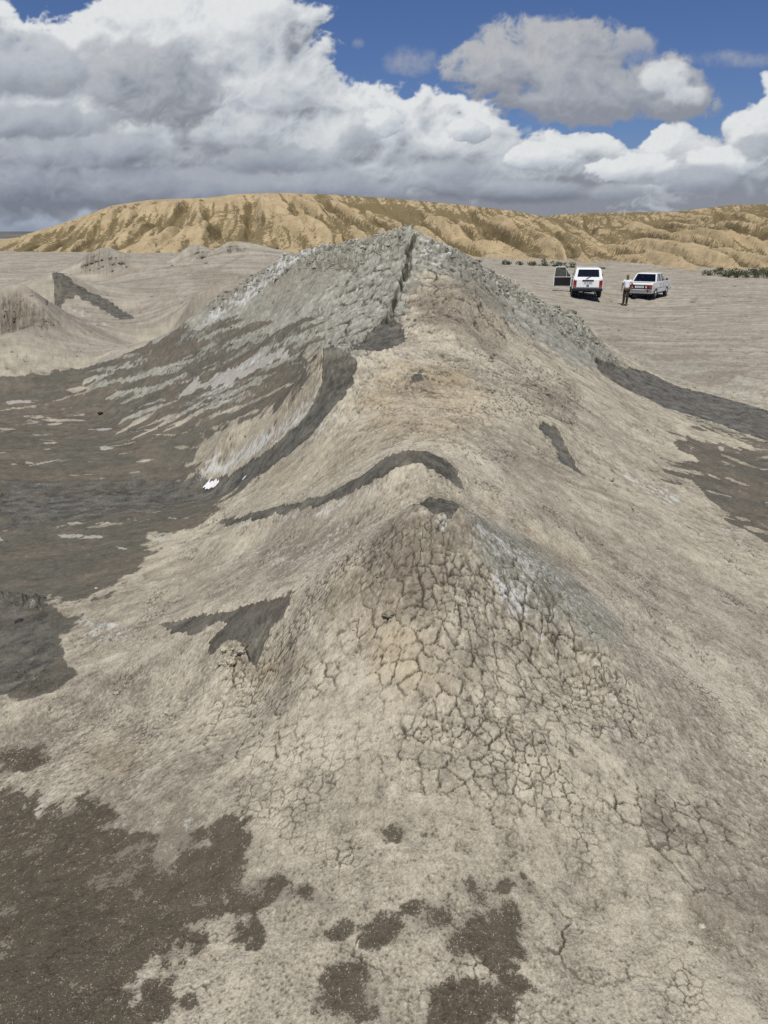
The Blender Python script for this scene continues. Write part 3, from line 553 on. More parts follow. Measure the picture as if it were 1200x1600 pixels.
# ------------------------------------------------------------------ sandy hills
def knots(tab, a):
    t = np.array(tab, float); return np.interp(a, t[:, 0], t[:, 1])
def hill_height(az, r):
    """az in degrees, r in metres; the highest of several eroded ridges"""
    pxv = 600+FOC*np.tan(np.radians(az))*1.0
    pxv = 600+np.tan(np.radians(az))*(CP_+(800-360)/FOC*SP_)*FOC
    out = np.full(az.shape, -3.0); gul = np.zeros(az.shape); which = np.zeros(az.shape)
    xa = np.radians(az)*140
    defs = [ # crest in picture, crest distance, base distance, slant, gully depth
     ([(-900,372),(-300,385),(-60,398),(0,382),(40,366),(100,349),(180,321),(240,312),(330,309),(372,303),(440,301),(520,304),(600,309),(700,318),(800,329),(870,342),(910,358),(960,388),(1010,420),(1040,440),(1100,470),(1500,520)],
      [(-600,185),(200,178),(400,165),(600,160),(870,150),(1040,118)], [(-600,126),(0,118),(400,108),(700,98),(1000,86),(1500,80)], 1),
     ([(600,420),(760,360),(860,336),(900,333),(1000,331),(1100,330),(1200,327),(1500,332)], [(600,230),(1500,230)], [(600,150),(1500,150)], 2),
     ([(800,470),(900,420),(935,352),(960,345),(1040,332),(1090,326),(1140,320),(1200,319),(1300,322),(1700,345)], [(800,160),(1000,165),(1500,170)], [(600,92),(1000,82),(1200,76),(1700,72)], 3)]
    for cr, rc, rb, hid in defs:
        cpy = knots(cr, pxv); rC = knots(rc, pxv); rB = knots(rb, pxv)
        _, dy_, dz_ = ray(pxv, cpy); horiz = np.hypot((pxv-600)/FOC, dy_); zc = CAM_Z+dz_/horiz*rC
        t = (r-rB)/(rC-rB); tc = np.clip(t, 0, 1)
        prof = np.where(t < 1, 1-(1-tc)**1.25, 1-np.clip((t-1)*.12, 0, 1.0))
        prof = prof*.72+sstep(tc, 0, 1)*.28
        prof = np.where(t > 1, 1-np.clip((t-1), 0, 2)*.10, prof)
        sl_px = knots([(-600,-.25),(180,-.25),(330,-.15),(420,.02),(520,.20),(650,.30),(800,.44),(1200,.5),(1500,.5)], pxv)
        u = xa-sl_px*(rC-r)*(1 if hid != 2 else .4)
        w1 = fbm(xa*.03, r*.03, 2, seed=91+hid)*4
        wq = fbm(xa*.16, r*.16, 3, .6, seed=97+hid)*.6
        env = np.clip(4*tc*(1-tc)+.25*tc*(1-tc), 0, 1)**.7*np.where(t > 1, .0, 1)
        cut = np.zeros(az.shape)
        for Lw, A_, p_, sd in ((16., 1.7, 1.3, 1), (6.0, 2.4, 1.0, 2), (3.2, 1.3, .9, 3), (1.5, .32, 1.0, 4)):
            n = perlin((u+w1*.5+wq*(Lw > 2))/Lw, (r*.012*14/Lw)+hid*3.1, 60+sd+hid*5)
            v = np.clip(1-np.abs(n)*2.4, 0, 1)**p_
            e_ = env if Lw > 2 else env**.6
            cut += A_*v*e_*(.55+.9*tc if Lw < 7 else 1); gul = np.maximum(gul, 0)
        if hid == 3: cut = cut*1.15
        z = (zc+1.2)*prof-1.2-cut*np.clip((zc+1)/9, .15, 1)
        z = np.where(t < 0, -1.2+t*8, z)+fbm(xa*.25, r*.25, 4, .6, seed=111)*.25*env
        hi = z > out; out = np.where(hi, z, out); gul = np.where(hi, cut/3.2, gul); which = np.where(hi, tc, which)
    return out, gul, which
az_in = np.linspace(-33, 33, 900); eo = 33+np.cumsum(.12*1.12**np.arange(45)); eo = eo[eo < 75]
AZ = np.r_[-eo[::-1], az_in, eo]; RR = np.r_[np.linspace(64, 112, 76)[:-1], np.linspace(112, 185, 115)[:-1], np.linspace(185, 236, 34), np.linspace(245, 420, 10)]
RG, AG = np.meshgrid(RR, AZ, indexing='ij'); HZ, HG, HT = hill_height(AG, RG)
hx, hy = RG*np.sin(np.radians(AG)), RG*np.cos(np.radians(AG)); hn = hx.shape
band = fbm(hx*.05, hy*.05+HZ*.5, 3, seed=121)
# scrub: on the tops, on right-facing slopes, in gullies and in bands; bare sand on the spurs
gu = np.gradient(HZ, axis=1)/np.maximum(np.gradient(hx, axis=1), .02)
pxh = 600+np.tan(np.radians(AG))*(CP_+440/FOC*SP_)*FOC
face = sstep(-gu, .03, .45)
scrub = np.clip(-.03+.08*sstep(pxh, 450, 560)+.36*face+.50*sstep(HT, .80, .98)*sstep(pxh, 380, 620)+.55*sstep(HG, .25, .7)+.30*(1-sstep(HT, .02, .16))*sstep(pxh, 600, 720)+.30*fbm(hx*.10, hy*.10, 5, .65, seed=131)+.22*sstep(HT, .5, .58)*(1-sstep(HT, .62, .7)), 0, 1)
scrub = np.where(pxh < 200, np.clip(scrub+.15, 0, 1), scrub)
rc_h = 140+(160-140)*0; slp = np.interp(pxh, [-600,180,330,420,520,650,800,1500], [-.25,-.25,-.15,.02,.20,.30,.44,.5])
uh = np.radians(AG)*140-slp*(165-RG)+fbm(hx*.1, hy*.1, 3, seed=141)*1.2
rill = np.maximum(fbm(uh/1.5, RG*.025, 3, .6, seed=143, ridge=True), .8*fbm(uh/4.2, RG*.02, 3, .55, seed=147, ridge=True))
HG = np.clip(rill, 0, 1)*np.clip(HT*6, 0, 1)
colH = np.stack([scrub, HG, band*.5+.5, HT], -1).reshape(-1, 4)
def hill_material():
    m, N = new_mat('sandy_hill'); P = N.n.new('ShaderNodeNewGeometry').outputs['Position']; A = N.attr('mH')
    s_, g_, b_ = N.sep(A.outputs['Vector'])
    n1 = N.noise(P, .35, 5, .6); n2 = N.noise(P, 2.2, 5, .72); n3 = N.voro(P, 1.15, 'F1', 1, .6)
    sand = N.mix(N.step(N.m('ADD', N.m('MULTIPLY', n1, .6), N.m('MULTIPLY', n2, .4)), .34, .64), (.315, .248, .145), (.445, .355, .215))
    sand = N.mix(N.m('MULTIPLY', N.step(b_, .4, .75), .4), sand, (.37, .27, .155))
    veg = N.mix(n2, (.075, .062, .028), (.19, .148, .078))
    cover = N.m('ADD', N.m('ADD', s_, N.m('MULTIPLY', N.step(g_, .42, .72), .40)), N.m('MULTIPLY', N.m('SUBTRACT', N.noise(P, 1.3, 7, .8), .5), 3.0))
    tuft = N.step(n3, .42, .22); k = N.m('MAXIMUM', N.step(cover, .48, .80), N.m('MULTIPLY', tuft, N.step(cover, .12, .45)))
    c = N.mix(N.m('MULTIPLY', k, .85), sand, veg)
    finish(N, c, .95, N.m('ADD', n2, N.m('MULTIPLY', n1, 2.0)), .22, .6, .1); return m
HILLM = hill_material()
q = (np.arange(hn[0]-1)[:, None]*hn[1]+np.arange(hn[1]-1)[None]).ravel(); hq = np.stack([q, q+1, q+hn[1]+1, q+hn[1]], 1)
hco = np.stack([hx, hy, HZ], -1).reshape(-1, 3); keep = (hco[hq][:, :, 2] > -2.2).any(1)
hq = hq[keep]; used = np.unique(hq); re = np.full(len(hco), -1, np.int32); re[used] = np.arange(len(used))
ho = link('hills', mesh_from('hills', hco[used], re[hq], HILLM, dict(mH=colH[used]))); tag(ho, 'sandy ochre hills cut by gullies', kind='structure')
# ------------------------------------------------------------------ the bank of clouds: a ring of sky from the horizon up
def build_clouds():
    azs = np.linspace(-33, 33, 900); o = 33+np.cumsum(.12*1.09**np.arange(60)); o = o[o < 180]; azs = np.r_[-o[::-1], azs, o, ]; azs[0] = -180; azs[-1] = 180
    els = np.r_[np.linspace(-1.5, 16.5, 235), 16.5+np.cumsum(.12*1.12**np.arange(26))]; els = els[els < 36]
    E, A = np.meshgrid(els, azs, indexing='ij'); A = A.astype(F); E = E.astype(F)
    # picture-like chart of the sky (20.6 units to the degree), x to the right, y down, only used to say where each bank stands
    ar, er = np.radians(A), np.radians(E); cA = np.clip(A, -80, 80)
    dx, dy, dzv = np.sin(np.radians(cA))*np.cos(er), np.cos(np.radians(cA))*np.cos(er), np.sin(er)
    dep = dy*CP_-dzv*SP_; X_ = 600+FOC*dx/dep; Y_ = 800-FOC*(dy*SP_+dzv*CP_)/dep
    X_ = X_.astype(F); Y_ = Y_.astype(F)
    hx_, hy_ = X_/100, Y_/100
    def blobs(B):
        v = np.full(X_.shape, -3., F)
        for (px, py, rx, ry, w) in B:
            q_ = w-.8*(((X_-px)/rx)**2+((Y_-py)/ry)**2)
            m_ = np.maximum(v, q_); v = m_+.12*np.exp(-np.abs(v-q_)/.12)*.7
        return v
    def puff(k, seed, o=6, wob=.4):
        a = hx_*k; b = hy_*k*1.25
        wx, wy = a+wob*fbm(a*.8, b*.8, 4, .55, seed=seed+40), b+wob*fbm(a*.8, b*.8, 4, .55, seed=seed+45)
        t, s, am = 0, 0, 1.0
        for i in range(o):
            n = 1-2.2*np.sqrt(perlin(wx, wy, seed+i*2)**2+.006); t = t+am*n; s += am; am *= .57; wx, wy = wx*2.03+3, wy*2.03+7
        return t/s
    rgb = np.zeros(X_.shape+(3,), F); alpha = np.zeros(X_.shape, F)
    dX = np.gradient(X_, axis=1)+1e-3; dY = np.gradient(Y_, axis=0)-1e-3
    lx, ly, lz = -.42, -.80, .42
    def blur(a, n):
        for _ in range(3):
            for ax in (0, 1):
                c_ = np.cumsum(np.pad(a, [(n+1, n) if i == ax else (0, 0) for i in (0, 1)], mode='edge'), axis=ax)
                a = (c_[2*n+1:] - c_[:-2*n-1])/(2*n+1) if ax == 0 else (c_[:, 2*n+1:]-c_[:, :-2*n-1])/(2*n+1)
        return a
    def layer(B, k, seed, amp, edge, lo, hi, thick=.0, bias=0., relief=46, opac=1., wob=.22, o=6, low=0.):
        nonlocal rgb, alpha
        env = blobs(B); n = puff(k, seed, o, wob)+.45*fbm(hx_*k*.5, hy_*k*.6, 3, seed=seed+70)
        D = env+amp*n
        a = sstep(D, 0, edge)*opac
        h = np.sqrt(np.clip(D, 0, 3)+.02)*relief
        hs = blur(h, 2)
        out = 0
        for hh, g in ((h, .11), (hs, .26), (blur(h, 9)*1.6, .42), (blur(h, 24)*3.4, .42)):
            nx, ny = -np.gradient(hh, axis=1)/dX, -np.gradient(hh, axis=0)/dY
            ln = np.sqrt(nx*nx+ny*ny+1); out = out+g*((nx*lx+ny*ly+lz)/ln)
        ao = np.clip((h-blur(h, 10))/relief*1.6, -.35, .35)
        sh = .20+.66*out+ao*.6+bias-thick*sstep(D, .3, 1.8)+.34*fbm(hx_*.55+n*.15, hy_*1.0+n*.15, 5, seed=seed+80)
        sh = sh-low*sstep(Y_, 120, 300)
        sh = (sh-.5)*1.5+.40
        sh = np.clip(sh, 0, 1)[..., None]
        mid = (np.array(lo)*.45+np.array(hi)*.55)*np.array([.97, 1.0, 1.03])
        c = np.where(sh < .5, np.array(lo)+(mid-np.array(lo))*sh*2, mid+(np.array(hi)-mid)*(sh*2-1))
        rgb = rgb*(1-a[..., None])+c*a[..., None]; alpha = alpha+a*(1-alpha)
    W = (.74, .76, .77); G1 = (.25, .27, .315); G2 = (.17, .19, .24)
    wrap = np.abs(A) > 60
    # far thin veil towards the horizon
    layer([(-200,330,900,60,1.2),(700,330,600,40,1.0),(1500,330,900,60,1.0)], .9, 5, .35, .9, (.26,.30,.38), (.46,.50,.57), opac=.9, bias=.05)
    # bright towering cumulus behind
    layer([(310,60,165,85,1.05),(200,95,115,62,.9),(410,160,100,90,1.0),(500,200,70,60,.75),(90,160,160,90,1.0),(-200,150,260,170,1.0),(610,215,70,50,.75),(700,225,90,52,.8),(790,265,80,52,.8),(300,230,420,90,1.1),
           (900,265,110,52,.85),(930,235,50,28,.7),(1060,250,70,50,.8),(1120,290,140,60,.9),(1190,215,60,50,.7),(1330,220,150,110,1.0),(1700,180,300,120,1.0),(650,300,300,60,1.0),(1900,240,300,120,1.0)], 1.15, 11, .66, .22, G1, W, thick=.03, bias=.10, low=.22)
    layer([(840,245,60,26,.55),(730,205,36,20,.6),(1000,265,80,26,.6),(1140,250,70,24,.6),(600,190,36,24,.55)], 2.2, 71, .6, .2, (.36,.39,.44), W, bias=.10)
    # cloud on the upper right
    layer([(860,100,130,62,.95),(780,110,80,44,.85),(920,150,150,40,.85),(880,50,60,26,.5),(1010,125,70,40,.8),(1060,160,60,30,.75),(990,75,40,30,.35)], 1.1, 23, 1.0, .6, (.27,.285,.325), (.47,.48,.495), bias=.0, opac=.94, low=.0, wob=.4)
    layer([(1040,120,44,26,.75),(1075,150,40,20,.6)], 2.0, 29, .6, .6, (.4,.42,.46), W, bias=.08, opac=.75)
    layer([(640,95,52,30,.6),(1150,92,100,22,.42),(990,75,46,36,.5),(560,68,20,14,.2)], 1.5, 31, .4, .7, (.25,.29,.38), (.33,.36,.44), opac=.62)
    # grey masses in front on the left and along the bottom
    layer([(235,130,110,58,.95),(270,170,80,40,.8),(160,90,60,40,.5)], 1.3, 41, .85, .9, (.18,.195,.235), (.44,.46,.495), bias=-.02, opac=.85, wob=.5)
    layer([(10,95,110,45,.9),(60,120,90,40,.7),(-200,100,200,100,.9)], 1.1, 47, .45, .5, (.22,.245,.30), (.46,.49,.54), bias=.0, opac=.75)
    layer([(380,300,260,38,1.0),(230,300,120,34,.9),(-50,300,200,50,.9),(700,285,80,26,.75),(110,235,150,30,.8),(620,250,50,22,.4),(1080,285,60,26,.75),(820,300,120,20,.7),(-500,280,400,80,1.0),(1500,290,300,50,1.0)], 1.0, 53, .55, .6, G2, (.42,.45,.505), bias=-.0, opac=.72, wob=.6)
    layer([(60,190,130,28,.7),(430,250,120,26,.6),(720,265,60,22,.7),(1110,280,50,26,.7),(1180,230,40,26,.5),(560,215,40,26,.4),(960,300,60,16,.6)], 1.6, 59, .55, .55, (.23,.25,.30), (.42,.45,.50), opac=.75, wob=.6)
    R_ = 7000.; x, y, z = R_*np.sin(ar), R_*np.cos(ar), R_*np.tan(er)*1.0+CAM_Z
    v = np.stack([x, y, z], -1).reshape(-1, 3); nr_, nc_ = A.shape
    q_ = (np.arange(nr_-1)[:, None]*nc_+np.arange(nc_-1)[None]).ravel(); f = np.stack([q_, q_+nc_, q_+nc_+1, q_+1], 1)
    fade = 1-sstep(E, 24, 35); att = np.concatenate([np.clip(rgb/np.maximum(alpha[..., None], 1e-3), 0, 1), (alpha*fade)[..., None]], -1).reshape(-1, 4)
    keep = att[f][:, :, 3].max(1) > .004; f = f[keep]; used = np.unique(f); re = np.full(len(v), -1, np.int32); re[used] = np.arange(len(used))
    m, N = new_mat('cloud'); a = N.attr('mK'); em = N.n.new('ShaderNodeEmission'); tr = N.n.new('ShaderNodeBsdfTransparent'); mx = N.n.new('ShaderNodeMixShader'); out = N.n.new('ShaderNodeOutputMaterial')
    P = N.n.new('ShaderNodeNewGeometry').outputs['Position']; n = N.m('SUBTRACT', N.noise(P, .02, 5, .62), .5)
    N.l.new(N.mix(1.0, a.outputs['Color'], N.mix(N.m('ADD', .5, n), (.93, .93, .93), (1.07, 1.07, 1.07)), 'MULTIPLY'), em.inputs[0])
    al = a.outputs['Alpha']; edge = N.m('MULTIPLY', N.m('MULTIPLY', al, N.m('SUBTRACT', 1, al)), 4)
    N.l.new(N.m('ADD', al, N.m('MULTIPLY', edge, N.m('MULTIPLY', n, .9)), clamp=True), mx.inputs[0]); N.l.new(tr.outputs[0], mx.inputs[1]); N.l.new(em.outputs[0], mx.inputs[2]); N.l.new(mx.outputs[0], out.inputs[0])
    m.cycles.emission_sampling = 'NONE'
    o = link('sky', mesh_from('sky', v[used], re[f], m, dict(mK=att[used]))); tag(o, 'banks of white and grey cumulus cloud', kind='structure')
build_clouds()
# ------------------------------------------------------------------ plain materials
def plain(name, c, rough=.6, metal=0., spec=.4, var=.0, scale=40, coat=0.):
    m, N = new_mat(name)
    if var: colr = N.mix(N.noise(N.n.new('ShaderNodeTexCoord').outputs['Object'], scale, 4, .6), tuple(v*(1-var) for v in c), tuple(min(1, v*(1+var)) for v in c))
    else: colr = (*c, 1)
    b = finish(N, colr, rough, spec=spec); b.inputs['Metallic'].default_value = metal; b.inputs['Coat Weight'].default_value = coat
    return m
def glassy(name, tint, alpha):
    m, N = new_mat(name); g = N.n.new('ShaderNodeBsdfGlossy'); g.inputs['Roughness'].default_value = .03; g.inputs[0].default_value = (.9, .9, .9, 1)
    t = N.n.new('ShaderNodeBsdfTransparent'); t.inputs[0].default_value = (*tint, 1); fr = N.n.new('ShaderNodeFresnel'); fr.inputs[0].default_value = 1.5
    mx = N.n.new('ShaderNodeMixShader'); N.l.new(N.m('ADD', N.m('MULTIPLY', fr.outputs[0], .9), alpha, clamp=True), mx.inputs[0]); N.l.new(t.outputs[0], mx.inputs[1]); N.l.new(g.outputs[0], mx.inputs[2])
    o = N.n.new('ShaderNodeOutputMaterial'); N.l.new(mx.outputs[0], o.inputs[0]); return m
PAINT = plain('white_paint', (.78, .79, .79), .35, var=.05, scale=6, coat=.4); PAINT2 = plain('dusty_white_paint', (.70, .71, .70), .45, var=.08, scale=9, coat=.2)
BLACK = plain('black_plastic', (.012, .012, .012), .6); RUBBER = plain('tyre_rubber', (.02, .019, .018), .85, var=.2); TRIM = plain('dark_trim', (.009, .009, .010), .8)
DARKG = plain('dark_glass', (.008, .009, .011), .06, spec=.6); GLASS = glassy('car_glass', (.42, .45, .45), .02); RED = plain('red_lamp', (.20, .008, .008), .25, spec=.6); ORANGE = plain('orange_lamp', (.34, .06, .015), .3)
CHROME = plain('chrome', (.6, .6, .6), .25, metal=1.); STEEL = plain('grey_steel', (.30, .30, .30), .5, metal=.4); PLATE = plain('number_plate', (.72, .73, .74), .5); INK = plain('plate_ink', (.03, .03, .04), .6); SEAT = plain('seat_cloth', (.035, .033, .03), .9)
def bm_obj(name, bm, mat, parent=None, loc=None, smooth=False):
    me = bpy.data.meshes.new(name); bmesh.ops.recalc_face_normals(bm, faces=bm.faces); bm.to_mesh(me); bm.free(); me.materials.append(mat)
    if smooth: me.polygons.foreach_set('use_smooth', [True]*len(me.polygons))
    o = link(name, me, parent)
    if loc is not None: o.location = loc
    return o
def hexa(bm, lo, hi, bev=0.0):
    """a solid from four lower and four upper corners, same winding"""
    v = [bm.verts.new(p) for p in list(lo)+list(hi)]
    fs = [bm.faces.new([v[i] for i in f]) for f in ((3, 2, 1, 0), (4, 5, 6, 7), (0, 1, 5, 4), (1, 2, 6, 5), (2, 3, 7, 6), (3, 0, 4, 7))]
    if bev:
        es = list({e for f in fs for e in f.edges}); bmesh.ops.bevel(bm, geom=es, offset=bev, segments=2, affect='EDGES', profile=.6)
def boxm(x0, x1, y0, y1, z0, z1, bev=0.0, bm=None):
    bm = bm or bmesh.new(); hexa(bm, [(x0, y0, z0), (x1, y0, z0), (x1, y1, z0), (x0, y1, z0)], [(x0, y0, z1), (x1, y0, z1), (x1, y1, z1), (x0, y1, z1)], bev); return bm
def bar(bm, a, b, r, r2=None, n=6):
    a, b = Vector(a), Vector(b); d = (b-a).normalized(); u = d.orthogonal().normalized(); w = d.cross(u); r2 = r if r2 is None else r2
    A = [bm.verts.new(a+(u*math.cos(t)+w*math.sin(t))*r) for t in [i*2*math.pi/n for i in range(n)]]; B_ = [bm.verts.new(b+(u*math.cos(t)+w*math.sin(t))*r2) for t in [i*2*math.pi/n for i in range(n)]]
    for i in range(n): bm.faces.new((A[i], A[(i+1) % n], B_[(i+1) % n], B_[i]))
    bm.faces.new(A[::-1]); bm.faces.new(B_)
def prism(profile, hw, tuck=0.0, bev=.03):
    """side outline (y, z) drawn out to half width hw; `tuck` narrows the lower and upper edges"""
    bm = bmesh.new(); zs = [p[1] for p in profile]; zm = (min(zs)+max(zs))/2; zr = (max(zs)-min(zs))/2
    f = lambda z: hw-tuck*((z-zm)/zr)**2
    Lf = [bm.verts.new((-f(z), y, z)) for y, z in profile]; Rt = [bm.verts.new((f(z), y, z)) for y, z in profile]; n = len(profile)
    a = bm.faces.new(Lf); b = bm.faces.new(Rt[::-1])
    for i in range(n): bm.faces.new((Lf[(i+1) % n], Lf[i], Rt[i], Rt[(i+1) % n]))
    if bev: bmesh.ops.bevel(bm, geom=list(a.edges)+list(b.edges), offset=bev, segments=2, affect='EDGES', profile=.6)
    return bm
def lathe(prof, n=24):
    """profile of (x offset, radius) spun about the axle"""
    bm = bmesh.new(); rings = [[bm.verts.new((x, r*math.cos(t), r*math.sin(t))) for t in [i*2*math.pi/n for i in range(n)]] for x, r in prof]
    for a, b in zip(rings, rings[1:]):
        for i in range(n): bm.faces.new((a[i], a[(i+1) % n], b[(i+1) % n], b[i]))
    bm.faces.new(rings[0][::-1]); bm.faces.new(rings[-1]); return bm
def arch_profile(rear, front, base, top_pts, arches, r):
    pts = [(rear, base)]+top_pts+[(front, base)]
    low = []
    for yc in sorted(arches, reverse=True):
        low += [(yc+r*math.cos(t), max(base, .30+r*math.sin(t))) for t in [i*math.pi/9 for i in range(10)]]
    return pts+low
def wheel(root, x, y, R_, w, rimm):
    s = 1 if x > 0 else -1
    t = bm_obj('wheel', lathe([(-w/2, R_*.62), (-w/2*1.05, R_*.8), (-w*.42, R_*.97), (0, R_), (w*.42, R_*.97), (w/2*1.05, R_*.8), (w/2, R_*.62)]), RUBBER, root, (x, y, R_), True)
    bm_obj('rim', lathe([(s*w*.30, .02), (s*w*.52, R_*.18), (s*w*.44, R_*.25), (s*w*.42, R_*.45), (s*w*.53, R_*.62)]), rimm, t, None, True)
    return t
def empty(name, loc, rz, label, cat, group=None):
    o = bpy.data.objects.new(name, None); col.objects.link(o); o.location = loc; o.rotation_euler = (0, 0, rz); return tag(o, label, cat, group)
def Hs(x, y): return float(H(np.array([x]), np.array([y]))[0])
def quadm(pts, th=.012):
    """a thin pane or plate through four corners with its own thickness"""
    p = [Vector(q) for q in pts]; n = (p[1]-p[0]).cross(p[2]-p[0]).normalized()*th; bm = bmesh.new(); hexa(bm, p, [q+n for q in p]); return bm
def inset(pts, k):
    p = [Vector(q) for q in pts]; c = sum(p, Vector())/4; return [q+(c-q)*k for q in p]
def plate(root, y, z, w=.52, h=.115):
    bm_obj('number_plate', boxm(-w/2, w/2, y-.012, y, z-h/2, z+h/2), PLATE, root)
    bm = bmesh.new()
    for i, x in enumerate((-.19, -.14, -.06, -.01, .07, .12, .17)):
        boxm(x, x+.032, y-.016, y-.012, z-.033, z+.033, bm=bm)
        boxm(x+.01, x+.022, y-.018, y-.0165, z-.02 if i % 2 else z+.004, z-.004 if i % 2 else z+.02, bm=bm)
    bm_obj('plate_characters', bm, INK, root)['kind'] = 'stuff'
def cabin(root, paint, glass, zb, zt, yb, yf, ytb, ytf, wb, wt, mids, roof=.06):
    """pillars, roof and panes between the belt line and the roof"""
    Bc = {(s, k): Vector((s*wb, yy, zb)) for s in (-1, 1) for k, yy in (('b', yb), ('f', yf))}
    Tc = {(s, k): Vector((s*wt, yy, zt)) for s in (-1, 1) for k, yy in (('b', ytb), ('f', ytf))}
    def pillar(a, b, w, name='pillar'):
        bm = bmesh.new(); hexa(bm, [a+Vector(d) for d in ((-w*.6, -w, 0), (w*.6, -w, 0), (w*.6, w, 0), (-w*.6, w, 0))], [b+Vector(d) for d in ((-w*.6, -w, 0), (w*.6, -w, 0), (w*.6, w, 0), (-w*.6, w, 0))], .008); return bm_obj(name, bm, paint, root)
    for s in (-1, 1):
        for k in 'bf': pillar(Bc[s, k]+Vector((-s*.03, .04 if k == 'b' else -.04, 0)), Tc[s, k]+Vector((-s*.03, .04 if k == 'b' else -.04, .0)), .05 if k == 'b' else .032)
        for f in mids:
            a = Bc[s, 'b'].lerp(Bc[s, 'f'], f); yy = a.y+(0 if f > .3 else .05); ft = (yy-ytb)/(ytf-ytb); pillar(a+Vector((-s*.03, 0, 0)), Vector((s*(wt-.03), min(max(yy, ytb+.05), ytf-.1), zt)), .035)
    bm = bmesh.new(); c = .05
    hexa(bm, [(-wt, ytb-.02, zt), (wt, ytb-.02, zt), (wt, ytf+.02, zt), (-wt, ytf+.02, zt)], [(-wt+c, ytb+c, zt+roof), (wt-c, ytb+c, zt+roof), (wt-c, ytf-c*2, zt+roof), (-wt+c, ytf-c*2, zt+roof)], .022); bm_obj('roof', bm, paint, root, None, False)
    # rear and front panes
    for k in 'bf':
        q_ = [Bc[-1, k]+Vector((.08, 0, 0)), Bc[1, k]-Vector((.08, 0, 0)), Tc[1, k]-Vector((.07, 0, 0)), Tc[-1, k]+Vector((.07, 0, 0))]
        bm_obj('rear_window' if k == 'b' else 'windscreen', quadm(inset(q_, .03), .006), glass, root)
    for s in (-1, 1):
        st = [0.]+list(mids)+[1.]
        for f0, f1 in zip(st, st[1:]):
            a, b = Bc[s, 'b'].lerp(Bc[s, 'f'], f0), Bc[s, 'b'].lerp(Bc[s, 'f'], f1)
            ya, yb_ = (ytb if f0 == 0 else a.y), (ytf if f1 == 1 else b.y)
            q_ = [a, b, Vector((s*wt, min(max(yb_, ytb), ytf), zt)), Vector((s*wt, min(max(ya, ytb), ytf), zt))]
            bm_obj('side_window', quadm([p-Vector((s*.02, 0, 0)) for p in inset(q_, .05)], .006), glass, root)

